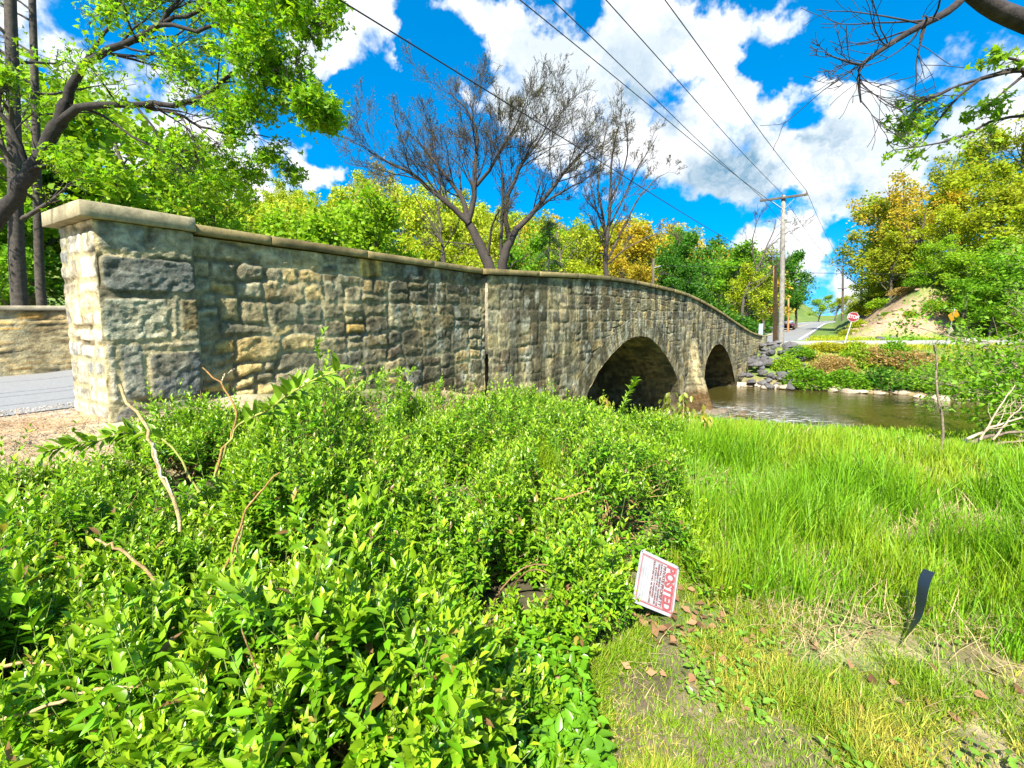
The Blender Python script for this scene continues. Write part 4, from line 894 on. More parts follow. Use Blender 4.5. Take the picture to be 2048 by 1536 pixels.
for i, (cx, cy, rx_, ry_, zt, ns, lf, lab) in enumerate(SHR):
    rng = np.random.default_rng(900+i); gz = tz1(cx, cy); h_ = zt-gz
    root = thing('shrub', lab, 'shrub', (cx, cy, gz), 'thicket of leafy shrubs along the wing wall')
    PA, DA = [], []
    for layer, k in ((1., 1.), (.68, .55), (1.0, .25)):
        n = int(ns*k*2.1); ct = rng.uniform(-.05, 1, n); ph = rng.uniform(0, 2*np.pi, n); st_ = np.sqrt(np.clip(1-ct**2, 0, 1))
        d_ = np.stack([st_*np.cos(ph), st_*np.sin(ph), ct], 1); rf = (.36+1.16*fbm(d_[:, 0]*2.2+i*7, d_[:, 1]*2.2, d_[:, 2]*2.2, seed=i, oct=3))*layer
        P = d_*rf[:, None]*np.array([rx_, ry_, h_])+np.array([cx, cy, gz]); nr = unit(d_/np.array([rx_, ry_, max(h_, .4)]))
        keep = fbm(P[:, 0]*3.2, P[:, 1]*3.2, P[:, 2]*3.2, seed=99, oct=3) > .475
        keep &= ~((np.abs(P[:, 0]-.80) < .20) & (np.abs(P[:, 1]-2.18) < .24))
        keep &= ~((np.abs(P[:, 0]-.365*P[:, 1]) < .15) & (P[:, 1] < 2.3) & (P[:, 2] < .5) & (P[:, 0] > .42))
        if layer == 1. and k == .25: keep &= ct > .25; P = P+np.array([0, 0, .06])
        for j, o in enumerate(SHR):
            if j != i:
                g2 = tz1(o[0], o[1]); q = (P-np.array([o[0], o[1], g2]))/np.array([o[2], o[3], o[4]-g2]); keep &= (q**2).sum(1) > .55
        P, nr = P[keep], nr[keep]; PA.append(P); DA.append(unit(nr*.55+np.array([0, 0, .75])+rdir(rng, len(P))*.40))
    P, Dd = np.concatenate(PA), np.concatenate(DA); Ls = rng.uniform(.09, .34, len(P))
    P = P-Dd*(Ls*.6)[:, None]
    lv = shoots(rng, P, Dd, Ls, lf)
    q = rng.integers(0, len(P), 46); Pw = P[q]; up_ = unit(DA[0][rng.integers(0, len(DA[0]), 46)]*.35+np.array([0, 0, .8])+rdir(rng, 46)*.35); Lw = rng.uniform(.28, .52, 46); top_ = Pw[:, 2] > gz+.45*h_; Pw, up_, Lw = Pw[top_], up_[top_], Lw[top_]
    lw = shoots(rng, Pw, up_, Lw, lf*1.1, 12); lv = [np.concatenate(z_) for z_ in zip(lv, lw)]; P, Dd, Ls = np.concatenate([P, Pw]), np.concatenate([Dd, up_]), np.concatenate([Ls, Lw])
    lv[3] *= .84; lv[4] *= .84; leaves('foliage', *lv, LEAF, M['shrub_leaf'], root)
    tw = [(np.array([p, p+d_*l*.5, p+d_*l*1.0]), np.array([.0022, .0016, .0008])) for p, d_, l in zip(P, Dd, Ls)]
    V, F = tubes(tw, 3); o1 = len(V)
    cs = [(arch_tube((cx+rng.normal()*.12, cy+rng.normal()*.12, gz-.02), P[k], rng.uniform(0, .15)), np.linspace(.006, .0022, 8)) for k in rng.integers(0, len(P), 90)]
    V2, F2 = tubes(cs, 5); c = np.concatenate([np.tile((.16, .22, .04), (o1, 1)), np.tile((.27, .17, .07), (len(V2), 1))])
    mk('stem', np.concatenate([V, V2]), np.concatenate([F, F2+o1]), M['bark'], root, c, smooth=True)
    SHR[i] = (*SHR[i], root)
# bare brown canes and long leafy arching shoots standing out of the thicket
def cane(root, pts, Y, r0, r1, col, leafy=None, seed=0, name='cane'):
    rng = np.random.default_rng(seed); Ys = Y if hasattr(Y, '__len__') else [Y]*len(pts)
    P = catmull([at(u, v, y) for (u, v), y in zip(pts, Ys)], 16); P[1:-1] += rng.normal(size=(14, 3))*.004
    V, F = tubes([(P, np.linspace(r0, r1, 16))], 7); o = mk(name, V, F, M['bark'], root, np.tile(col, (len(V), 1))*rng.uniform(.8, 1.2, (len(V), 1)), smooth=True)
    if leafy:
        f0, n_, L = leafy; x = rng.uniform(f0, 1, n_)*15; k = np.minimum(x.astype(int), 14); q = P[k]+(P[k+1]-P[k])*(x-k)[:, None]; T = unit(P[k+1]-P[k])
        s = unit(np.cross(T, rdir(rng, n_))); A = unit(s*.8+T*.6+np.array([0, 0, .25])); LL = L*rng.uniform(.6, 1.2, n_)
        leaves('leafy_shoot', q, A, unit(T*.4+np.array([0, 0, 1.])+rdir(rng, n_)*.35), LL, LL*.42, np.array((.22, .36, .025))*rng.uniform(.75, 1.25, (n_, 1)), LEAF, M['shrub_leaf'], root)
r4, r5, r1_, r2_ = SHR[3][8], SHR[4][8], SHR[1][8], SHR[2][8]
BC = (.36, .20, .07)
cane(r5, [(360, 1062), (352, 1010), (322, 950), (306, 900), (298, 860), (262, 815), (240, 768)], 1.9, .0085, .006, (.50, .36, .17), seed=1)
cane(r5, [(306, 885), (318, 930), (345, 990)], 1.88, .005, .003, (.6, .5, .36), seed=2)
cane(r5, [(432, 945), (448, 895), (470, 850), (466, 810), (440, 765), (405, 735)], 1.95, .006, .003, BC, seed=3)
cane(r5, [(444, 765), (450, 748), (470, 738)], 1.95, .003, .002, (.5, .4, .25), seed=4)
cane(r5, [(430, 950), (455, 890), (480, 848), (540, 815), (600, 775), (675, 742)], [1.95, 1.95, 1.9, 1.8, 1.7, 1.6], .006, .003, (.34, .34, .08), (.45, 70, .085), seed=5)
cane(r5, [(420, 1200), (460, 1110), (485, 1040), (520, 985), (560, 945)], 1.75, .006, .003, BC, seed=6)
cane(r5, [(455, 1215), (470, 1120), (487, 1050)], 1.72, .005, .004, (.30, .24, .09), seed=7)
cane(r4, [(340, 1225), (310, 1170), (270, 1120), (230, 1092), (190, 1078)], 1.55, .007, .004, (.42, .27, .12), seed=8)
cane(r4, [(400, 985), (330, 880), (260, 868), (190, 880), (90, 905)], [2.0, 2.1, 2.1, 2.0, 1.9], .005, .003, (.25, .26, .06), (.25, 110, .075), seed=9)
cane(r2_, [(0, 1330), (80, 1324), (160, 1332), (230, 1350)], 1.22, .005, .003, (.38, .25, .11), seed=10)
cane(r2_, [(0, 1442), (90, 1415), (180, 1380), (260, 1372), (340, 1385)], 1.12, .005, .003, (.42, .29, .14), seed=11)
cane(r5, [(640, 720), (636, 690), (650, 660)], 4.0, .004, .002, (.2, .3, .05), (.0, 40, .06), seed=12)
cane(SHR[7][8], [(690, 800), (720, 770), (780, 745), (830, 742)], 3.9, .004, .002, (.2, .3, .05), (.3, 60, .06), seed=13)
cane(SHR[9][8], [(1240, 850), (1248, 810), (1262, 775), (1270, 760)], 5.0, .005, .002, (.2, .3, .05), (.1, 90, .075), seed=14)
cane(SHR[9][8], [(1000, 830), (1030, 800), (985, 795)], 5.0, .005, .002, (.2, .3, .05), (.1, 50, .075), seed=15)
cane(SHR[6][8], [(1110, 1000), (1150, 990), (1185, 975)], 2.25, .004, .003, BC, seed=16)
cane(SHR[6][8], [(1232, 1130), (1228, 1090), (1222, 1050)], 2.3, .005, .004, (.45, .25, .08), seed=17)
for k, (a, b_) in enumerate((((1228, 1215), (1235, 1120)), ((1245, 1200), (1262, 1110)), ((1215, 1205), (1220, 1130)), ((1255, 1190), (1290, 1120)))): cane(SHR[6][8], [a, ((a[0]+b_[0])/2+4, (a[1]+b_[1])/2), b_], 2.35, .006, .004, (.30, .20, .08), seed=30+k)

# ------------------------------------------------------------------ grass
def inshrub(x, y, f=1.):
    k = np.zeros(len(x), bool)
    for o in SHR: k |= ((x-o[0])/(o[2]*f))**2+((y-o[1])/(o[3]*f))**2 < 1
    return k
def nosign(x, y): return ((np.hypot(x-.82, y-2.2) < .26) & (y < 2.42)) | ((np.abs(x-y*.91) < .16) & (y < 1.98) & (y > 1.6) & (x > 1.4))
def land(x, y):
    rx, ry = x-K[0], y-K[1]; s = rx*D[0]+ry*D[1]; wv = rx*N[0]+ry*N[1]; return s, wv
def blades(name, x, y, H, Wd, col, m, lean=.5, seed=0, bend=.45, flat=None):
    rng = np.random.default_rng(seed); n = len(x); z = tz(x, y)-.01; a = rng.uniform(0, 6.28, n)
    wind = np.array([.35, .25]); l = rng.uniform(.1, 1, n)*lean; dx = np.cos(a)*l+wind[0]*lean*.3; dy = np.sin(a)*l+wind[1]*lean*.3
    sx, sy = -np.sin(a+rng.normal(size=n)*.6), np.cos(a+rng.normal(size=n)*.6)
    ts = np.array([0, .4, .75, 1.]); ws = np.array([.8, 1., .65, .0])
    V = np.zeros((n, 7, 3)); q = 0
    bz = bend*rng.uniform(.2, 1.3, n)
    for t_, w_ in zip(ts, ws):
        px = x+dx*H*(t_*.5+t_*t_*.8); py = y+dy*H*(t_*.5+t_*t_*.8); pz = z+H*(t_-bz*l*t_**2.2)
        if w_ > 0:
            for sg in (1, -1): V[:, q] = np.stack([px+sg*sx*Wd*w_*.5, py+sg*sy*Wd*w_*.5, pz], 1); q += 1
        else: V[:, q] = np.stack([px, py, pz], 1)
    o = (np.arange(n)*7)[:, None, None]
    F4 = (np.array([(0, 1, 3, 2), (2, 3, 5, 4)])[None]+o).reshape(-1, 4); F3 = (np.array([(4, 5, 6)])[None]+o).reshape(-1, 3)
    return mk(name, V.reshape(-1, 3), (F4, F3), m, None, np.repeat(col, 7, 0))
rng = np.random.default_rng(4)
def polar(n, r0, r1, a0, a1): r = r0*(r1/r0)**rng.random(n); a = np.radians(rng.uniform(a0, a1, n)); return r*np.sin(a), r*np.cos(a), r
def tallmask(x, y):   # the mown strip ends along a curved edge past the sign
    edge = np.interp(x, [-1, .5, .8, 1.1, 1.5, 1.9, 2.4, 3.0], [2.2, 2.25, 2.32, 2.22, 2.1, 2.0, 1.65, 1.2])+.25*(fbm(x*2.5, y*2.5, seed=91)-.5)
    return y-edge
x, y, r = polar(330000, 1.3, 19, -12, 64); s, wv = land(x, y); tm = tallmask(x, y); zz = tz(x, y)
clump = fbm(x*1.7, y*1.7, seed=92); cl2 = fbm(x*5, y*5, seed=93)
k = (tm > 0) & (wv > .5) & (zz > -2.35) & ~inshrub(x, y, .8) & (x > -.2) & (rng.random(len(x)) < (.2+.8*sst(clump*.5+cl2*.5, .33, .50))*(1-.42*sst(fbm(x*1.3, y*1.3, seed=95), .50, .58))) & ~nosign(x, y)
x, y, r, clump, tm, zz = x[k], y[k], r[k], clump[k], tm[k], zz[k]; n = len(x)
H = rng.uniform(.10, .42, n)*(.5+.95*sst(clump, .32, .66))*(1+.35*sst(x/np.maximum(y, .1), .75, 1.1)*sst(r, 7, 4))*(.55+.45*sst(tm, 0, .8))*(1-.55*sst(r, 4, 10))
gcol = np.array((.16, .34, .008))*rng.uniform(.65, 1.3, (n, 1)); yk = sst(fbm(x*.9+5, y*.9, seed=94)+rng.normal(size=n)*.1, .45, .65)[:, None]; gcol = gcol*(1-.7*yk)+np.array((.33, .40, .02))*.7*yk
tag(blades('tall_grass', x, y, H, np.maximum(.0045, .0013*r)*rng.uniform(.7, 1.4, n), gcol, M['grass_blade'], .55, 1, .5), 'tall bright green grass between the sign and the river', 'grass', kind='stuff')
x, y, r = polar(75000, 1.05, 14, -14, 64); s, wv = land(x, y); tm = tallmask(x, y); zz = tz(x, y)
k = ((tm > -.25) | (rng.random(len(x)) < .45)) & ~nosign(x, y) & (wv > .5) & (zz > -2.3) & ~inshrub(x, y, .9) & (rng.random(len(x)) < (.16+.55*sst(fbm(x*1.3, y*1.3, seed=95), .50, .58))); x, y, r = x[k], y[k], r[k]; n = len(x)
tag(blades('dead_grass', x, y, rng.uniform(.05, .22, n)*sst(tm[k], -1.0, .3)+.03, np.maximum(.0026, .0011*r), np.array((.50, .38, .20))*rng.uniform(.6, 1.2, (n, 1)), M['dry'], 1.6, 2, .8), 'dead straw coloured grass tangled in the green', 'grass', kind='stuff')
x, y, r = polar(230000, 1.0, 3.6, -18, 60); tm = tallmask(x, y); cl2 = fbm(x*4.2, y*4.2, seed=96)
k = (tm < .25) & ~inshrub(x, y, .82) & (rng.random(len(x)) < .35+.65*sst(cl2, .28, .48)); x, y, r, cl2 = x[k], y[k], r[k], cl2[k]; n = len(x)
yk = sst(fbm(x*2.2, y*2.2, seed=97)+rng.normal(size=n)*.12, .36, .58)[:, None]; gcol = (np.array((.19, .32, .012))*(1-yk)+np.array((.44, .40, .06))*yk)*rng.uniform(.7, 1.25, (n, 1))
tag(blades('lawn_grass', x, y, rng.uniform(.02, .075, n)*(.6+.8*sst(cl2, .35, .65)), rng.uniform(.0022, .0042, n), gcol, M['grass_blade'], .9, 3, .6), 'short patchy lawn grass at the lower right', 'grass', kind='stuff')
# clover and broadleaf weeds in the lawn
x, y, r = polar(9000, 1.05, 3.2, -14, 60); k = (tallmask(x, y) < .1) & ~nosign(x, y) & ~inshrub(x, y, .85) & (fbm(x*2.4, y*2.4, seed=98) > .54); x, y = x[k], y[k]; n = len(x)
P = np.stack([x, y, tz(x, y)+rng.uniform(.005, .045, n)], 1); A = rdir(rng, n); A[:, 2] *= .3; L_ = rng.uniform(.014, .04, n)
tag(leaves('lawn_weeds', P, A, unit(rdir(rng, n)*.4+np.array([0, 0, 1.])), L_, L_*.62, np.array((.17, .32, .03))*rng.uniform(.7, 1.3, (n, 1)), LEAF, M['shrub_leaf']), 'broadleaf weeds spread through the lawn', 'weeds', kind='stuff')
# weeds under and round the shrubs, and at the tall grass foot
x, y, r = polar(46000, 1.2, 9, -58, 30); s, wv = land(x, y); k = (wv > 1.0) & (wv > np.where(s < 0, -s*.148+.25, .4)) & (fbm(x*1.9, y*1.9, seed=99) > .40) & (rng.random(len(x)) < np.where(inshrub(x, y), .5, 1)) & ((x < .3) | (tallmask(x, y) > 0)) & ~nosign(x, y); x, y = x[k], y[k]; n = len(x)
P = np.stack([x, y, tz(x, y)+rng.uniform(.01, .16, n)], 1); A = rdir(rng, n); A[:, 2] = np.abs(A[:, 2])*.5; L_ = rng.uniform(.03, .06, n)
tag(leaves('ground_weeds', P, A, unit(rdir(rng, n)*.5+np.array([0, 0, 1.])), L_, L_*.5, np.array((.13, .31, .012))*rng.uniform(.7, 1.3, (n, 1)), LEAF, M['shrub_leaf']), 'low leafy ground cover under the shrubs', 'weeds', kind='stuff')
# straw on the shoulder
x, y = rng.uniform(-7, -2.6, 24000), rng.uniform(2.6, 6, 24000); s, wv = land(x, y); k = (wv > -.1) & (wv < 2.4) & (s < -5.2) & (rng.random(24000) < .25+.75*sst(fbm(x*2, y*2, seed=100), .4, .6)); x, y = x[k], y[k]; n = len(x)
P = np.stack([x, y, tz(x, y)+rng.uniform(.004, .035, n)], 1); A = rdir(rng, n); A[:, 2] *= .18; L_ = rng.uniform(.08, .25, n)
tag(leaves('straw', P, A, unit(rdir(rng, n)*.5+np.array([0, 0, 1.])), L_, rng.uniform(.003, .006, n), np.array((.46, .30, .17))*rng.uniform(.6, 1.25, (n, 1)), KITE, M['dry']), 'dry straw scattered over the road shoulder', 'straw', kind='stuff')
# loose gravel on the shoulder
x, y = rng.uniform(-8, -2.4, 26000), rng.uniform(2.4, 7.5, 26000); s, wv = land(x, y); k = (wv > -.75) & (wv < 1.7) & (s < -5.0) & (rng.random(26000) < sst(wv, 1.9, -.2)*.8+.05); x, y = x[k], y[k]; n = len(x)
octa = (np.array([(0, 0, .5), (.5, 0, 0), (0, .5, 0), (-.5, 0, 0), (0, -.5, 0)]), np.array([(0, 1, 2), (0, 2, 3), (0, 3, 4), (0, 4, 1)]))
P = np.stack([x, y, np.maximum(tz(x, y), np.where(wv[k] < -.4, deck(s[k])+.002, -9))-.001], 1); L_ = rng.uniform(.008, .032, n)
V, F = leaf_arrays(P, np.stack([np.cos(x*99), np.sin(x*99), 0*x], 1), np.tile((0, 0, 1.), (n, 1)), L_, L_*rng.uniform(.6, 1, n), octa)
tag(mk('gravel', V, F[0], M['rock'], None, np.repeat(np.array((.30, .27, .23))*rng.uniform(.4, 1.3, (n, 1)), 5, 0)), 'loose grey gravel along the road edge by the end pillar', 'gravel', kind='stuff')
# fallen leaves round the sign
x = np.concatenate([rng.normal(.85, .35, 150), rng.uniform(.1, 2.2, 90), rng.uniform(-3.6, -2.4, 60)]); y = np.concatenate([rng.normal(2.02, .14, 150), rng.uniform(1.5, 2.3, 90), rng.uniform(2.6, 3.6, 60)]); n = len(x)
P = np.stack([x, y, tz(x, y)+rng.uniform(.004, .03, n)], 1); A = rdir(rng, n); A[:, 2] *= .35; L_ = rng.uniform(.025, .06, n)
tag(leaves('leaf_litter', P, A, unit(rdir(rng, n)*.7+np.array([0, 0, 1.])), L_, L_*.65, np.array((.27, .15, .075))*rng.uniform(.4, 1.4, (n, 1)), KITE2, M['dry']), 'brown fallen leaves below the fallen sign', 'leaves', kind='stuff')
# grass and weeds on the far bank and verges
x = rng.uniform(13, 60, 90000); y = rng.uniform(21, 46, 90000); s, wv = land(x, y); zz = tz(x, y); cy = crossy(x); tq = (x-RA[0])*RN[0]+(y-RA[1])*RN[1]
hdv = np.minimum(tq-2.6, y-cy-4.8); k = (s > 21.6) & (zz > -2.3) & (np.abs(y-cy) > 2.7) & ((hdv < .6) | (rng.random(len(x)) < np.where(hdv < 5.5, .05, .5))) & (np.abs(tq+3.6) > 3.9) & (y < cy+18) & ((wv > .4) | (s > 27.4)); x, y = x[k], y[k]; n = len(x)
yk = sst(fbm(x*.5, y*.5, seed=101), .4, .6)[:, None]; c = (np.array((.18, .35, .012))*(1-yk)+np.array((.40, .40, .02))*yk)*rng.uniform(.7, 1.25, (n, 1))
tag(blades('verge_grass', x, y, rng.uniform(.08, .30, n), np.full(n, .035), c, M['grass_blade'], .8, 5, .5), 'grass on the far bank and road verges', 'grass', kind='stuff')
#@@PART4
# ------------------------------------------------------------------ poles, wires, signs
GW, BWD = (.22, .20, .17), (.36, .17, .065)
M['pole_grey'] = simple('pole_grey', GW, .85, nscale=5, namt=.35, bump=.3)
M['pole_brown'] = simple('pole_brown', BWD, .85, nscale=5, namt=.35, bump=.3)
M['pole_dark'] = simple('pole_dark', (.09, .075, .06), .85, nscale=5, namt=.3)
M['steel'] = simple('steel', (.42, .44, .45), .45, .6, nscale=9, namt=.2)
M['wire'] = simple('wire', (.02, .02, .022), .6)
M['insul'] = simple('insulator', (.12, .10, .09), .3)
def pole(name, label, base, top, r, m, group=None):
    base, top = Vector(base), Vector(top); root = thing(name, label, 'utility pole', base, group)
    P = np.array([base-Vector((0, 0, .3)), base.lerp(top, .35), base.lerp(top, .7), top]); V, F = tubes([(P, np.array([r*1.12, r, r*.9, r*.78]))], 14)
    F = [list(f) for f in F]+[[len(V)-14+i for i in range(14)]]
    mk('shaft', V, F, m, root, smooth=True); return root
b0 = at(1562, 690, 31); b0.z = tz1(b0.x, b0.y); t0 = at(1567, 391, 31)
gp_ = pole('utility_pole', 'tall grey wooden utility pole with crossarm and transformer at the far end of the bridge', b0, t0, .165, M['pole_grey'])
L0 = Vector(gp_.location); bx = Vector((.79, -.61, .0)).normalized(); ctr = t0+Vector((0, 0, -.18))
bm = bmesh.new(); rot = Matrix.Rotation(math.atan2(bx.y, bx.x), 4, 'Z'); bm_box(bm, ctr-L0+Vector((-.1, -.15, 0)), (2.75, .12, .14), .012, rot); bm_obj('crossarm', bm, M['pole_dark'], gp_)
arm = [ctr+bx*k+Vector((-.1, -.15, .07)) for k in (-1.3, -.05, 1.3)]
for a in arm:
    bm = bmesh.new(); bm_cyl(bm, a-L0, a-L0+Vector((0, 0, .16)), .05, .03, 8); bm_obj('insulator', bm, M['insul'], gp_)
for k in (-.75, .75):
    bm = bmesh.new(); bm_cyl(bm, ctr+bx*k-L0+Vector((-.08, -.13, -.05)), ctr-L0+Vector((0, -.1, -.75)), .02, .02, 6); bm_obj('brace', bm, M['steel'], gp_)
tp_ = b0.lerp(t0, .855)+bx*.36-L0; bm = bmesh.new(); bm_cyl(bm, tp_-Vector((0, 0, .32)), tp_+Vector((0, 0, .32)), .19, .19, 18); bm_cyl(bm, tp_+Vector((0, 0, .32)), tp_+Vector((0, 0, .39)), .2, .14, 18)
tf = bm_obj('transformer', bm, simple('transformer_grey', (.33, .36, .36), .5, nscale=6), gp_)
for k in (-.08, .08):
    bm = bmesh.new(); bm_cyl(bm, tp_+Vector((k, 0, .38)), tp_+Vector((k*1.6, 0, .62)), .035, .02, 8); bm_obj('bushing', bm, M['insul'], tf)
bm = bmesh.new(); bm_box(bm, tp_+Vector((-.2, .02, 0)), (.2, .06, .3), .01, rot); bm_obj('bracket', bm, M['steel'], gp_)
for z_ in (.105, .135):
    p = b0.lerp(t0, z_)-L0; bm = bmesh.new(); bm_cyl(bm, p-Vector((0, 0, .05)), p+Vector((0, 0, .05)), .178, .178, 16); bm_obj('band', bm, simple('band_blue', (.10, .14, .22), .4), gp_)
b1 = at(1551, 688, 32.3); b1.z = tz1(b1.x, b1.y); t1 = at(1550, 531, 32.3)
pole('utility_pole', 'short reddish brown wooden pole without crossarm, left of the grey utility pole', b1, t1, .15, M['pole_brown'])
b2 = at(1307, 590, 37); b2.z = tz1(b2.x, b2.y); t2 = at(1307, 517, 37); p2 = pole('utility_pole', 'thin black pole rising behind the coping above the first arch', b2, t2, .1, M['pole_dark'])
bm = bmesh.new(); q = t2-Vector(p2.location); bm_cyl(bm, q+Vector((0, 0, -.75)), q+Vector((.55, -.2, -.6)), .03, .03, 6); bm_obj('bracket', bm, M['steel'], p2)
b3 = at(1687, 615, 92); t3 = at(1686, 531, 92); b3.z = tz1(b3.x, b3.y); p3 = pole('utility_pole', 'distant dark pole with two crossarms beside the far road', b3, t3, .2, M['pole_dark'])
for dz, w_ in ((-.15, 2.5), (-4.6, 1.5)):
    bm = bmesh.new(); bm_box(bm, t3-b3+Vector((0, -.22, dz)), (w_, .14, .16), .01, rot); bm_obj('crossarm', bm, M['pole_dark'], p3)
b4 = at(1725, 592, 60); t4 = at(1724, 527, 60); b4.z = min(tz1(b4.x, b4.y), t4.z-3); pole('utility_pole', 'bare slim pole on the hillside left of the bare earth cut', b4, t4, .13, M['pole_grey'])
b5 = at(1577, 650, 60); t5 = at(1577, 596, 60); b5.z = tz1(b5.x, b5.y); pole('utility_pole', 'small far brown pole against the dark trees by the far road', b5, t5, .12, M['pole_brown'])
def wire(label, pts, r=.012, sag=0., name='power_line', cat='wire', n=24, group=None):
    P = catmull(pts, n) if len(pts) > 2 else np.array(pts[0])+(np.array(pts[1])-np.array(pts[0]))*np.linspace(0, 1, n)[:, None]
    if sag: t_ = np.linspace(0, 1, n); P = P-np.stack([0*t_, 0*t_, sag*4*t_*(1-t_)], 1)
    V, F = tubes([(P, np.full(n, r))], 5); return tag(mk(name, V, F, M['wire'], smooth=True), label, cat, group)
G_ = 'overhead lines crossing the sky'
def ext(a, b_, k): a, b_ = Vector(a), Vector(b_); return b_+(b_-a)*k
for (u, A_a, Yn, r, lab) in ((1330, arm[2]+Vector((0, 0, .16)), 10.7, .013, 'rightmost overhead power line, tied to the right end of the crossarm'), (1212, arm[1]+Vector((0, 0, .16)), 10.7, .013, 'overhead power line running to the middle of the crossarm'),
        (1105, arm[0]+Vector((0, 0, .16)), 10.7, .013, 'overhead power line running to the left end of the crossarm'), (1040, b0.lerp(t0, .90), 10.7, .013, 'overhead line meeting the grey pole just below the crossarm'), (680, at(1550, 533, 32.3), 7.1, .013, 'lowest and leftmost overhead line, slanting past the bare tree to the brown pole')):
    pn_ = at(u, 0, Yn); wire(lab, [A_a, pn_.lerp(Vector(A_a), .5)-Vector((0, 0, .12)), pn_, ext(A_a, pn_, .9)], r, group=G_)
for i, (a, dx) in enumerate(zip(arm, (-1.2, 0, 1.2))):
    wire(('left', 'middle', 'right')[i]+' line of the three that run on from the crossarm to the distant pole', [a+Vector((0, 0, .16)), t3+Vector((dx, -.2, 0))], .014, 1.3, group='lines running on along the far road')
wire('level cable from the black pole across to the brown pole', [t2+Vector((.55, -.2, -.6)), at(1550, 536, 32.3)], .014)
wire('slanting guy cable dropping from the black pole behind the coping', [t2+Vector((.3, -.1, -.9)), at(1490, 612, 36)], .012)
wire('level cable from the brown pole over the road to the right hillside', [at(1550, 545, 32.3), at(1860, 549, 44)], .018)
wire('high cable from the dark far tree to the slim hillside pole', [at(1640, 523, 60), t4-Vector((0, 0, .1))], .014)
# grey delineator board behind the far coping
p = at(1521, 672, 29.6); gz = p.z; root = thing('marker_board', 'grey board standing just behind the far end of the coping', 'marker', (p.x, p.y, gz-.7)); bm = bmesh.new()
bm_box(bm, (-.075, 0, 1.1), (.14, .03, .82), .006); bm_box(bm, (.075, .01, 1.1), (.14, .03, .82), .006); o = bm_obj('panel', bm, simple('board_grey', (.28, .33, .34), .5, nscale=8, namt=.15), root)
bm = bmesh.new(); bm_box(bm, (0, .05, .55), (.06, .05, 1.3), .005); bm_obj('post', bm, M['steel'], root)
# stop sign, leaning
pb = at(1689, 686, 33); pb.z = tz1(pb.x, pb.y); pt = at(1706, 634, 33); root = thing('stop_sign', 'red octagonal stop sign on a leaning white post', 'sign', pb); ax = (pt-pb).normalized()
bm = bmesh.new(); bm_cyl(bm, (0, 0, 0), pt-pb+ax*.3, .035, .035, 8); bm_obj('post', bm, simple('post_white', (.42, .42, .40), .5), root)
yv = Vector((-.45, -.9, 0)); yv = (yv-ax*yv.dot(ax)).normalized(); xv = ax.cross(yv)*1; xv = yv.cross(ax)*-1
Rm = Matrix((xv, ax, yv)).transposed().to_4x4()
def octo(r, z, th):
    bm = bmesh.new(); bmesh.ops.create_cone(bm, cap_ends=True, segments=8, radius1=r, radius2=r, depth=th, matrix=Matrix.Translation((0, 0, z)) @ Matrix.Rotation(rad(22.5), 4, 'Z')); return bm
loc = pt-pb+yv*.05
for nm, r_, z_, m_ in (('border', .375, 0, simple('stop_white', (.34, .33, .33), .5)), ('panel', .345, .004, simple('stop_red', (.17, .004, .006), .45))):
    o = bm_obj(nm, octo(r_, z_, .012), m_, root); o.matrix_local = Matrix.Translation(loc) @ Rm
def text(body, size, m, parent, mtx, bold=0, align='CENTER', name='lettering', sx=1.):
    c = bpy.data.curves.new(name, 'FONT'); c.body = body; c.size = size; c.align_x = align; c.align_y = 'CENTER'; c.offset = bold; c.extrude = .0004; c.materials.append(m)
    tmp = bpy.data.objects.new(name, c); me = bpy.data.meshes.new_from_object(tmp); bpy.data.objects.remove(tmp); me.materials.clear(); me.materials.append(m)
    o = bpy.data.objects.new(name, me); C.objects.link(o); o.parent = parent; o.matrix_local = mtx @ Matrix.Diagonal((sx, 1, 1, 1)); return o
text('STOP', .33, simple('stop_letter', (.36, .35, .35), .5), root, Matrix.Translation(loc+yv*.013) @ Rm, .012, sx=.78)
# yellow marker by the side road
pb = at(1893, 690, 29.5); pb.z = tz1(pb.x, pb.y); root = thing('road_marker', 'yellow diamond marker on a leaning post beside the side road', 'sign', pb)
pt = at(1906, 632, 29.5)-pb; bm = bmesh.new(); bm_cyl(bm, (0, 0, 0), pt*1.25, .03, .03, 8); bm_obj('post', bm, M['steel'], root)
ax = pt.normalized()
for nm, c_, s_, col in (('diamond', pt*1.02, .62, (.62, .33, .01)), ('tag', pt*.52, .36, (.5, .46, .26))):
    bm = bmesh.new(); bm_box(bm, (0, 0, 0), (s_, .012, s_), .004); o = bm_obj(nm, bm, simple(nm+'_paint', col, .5, nscale=10, namt=.1), root)
    o.matrix_local = Matrix.Translation(Vector(c_)+Vector((-.02, -.05, 0))) @ Matrix.Rotation(rad(84), 4, 'Z') @ Matrix.Rotation(rad(12), 4, 'X') @ Matrix.Rotation(rad(45), 4, 'Y')
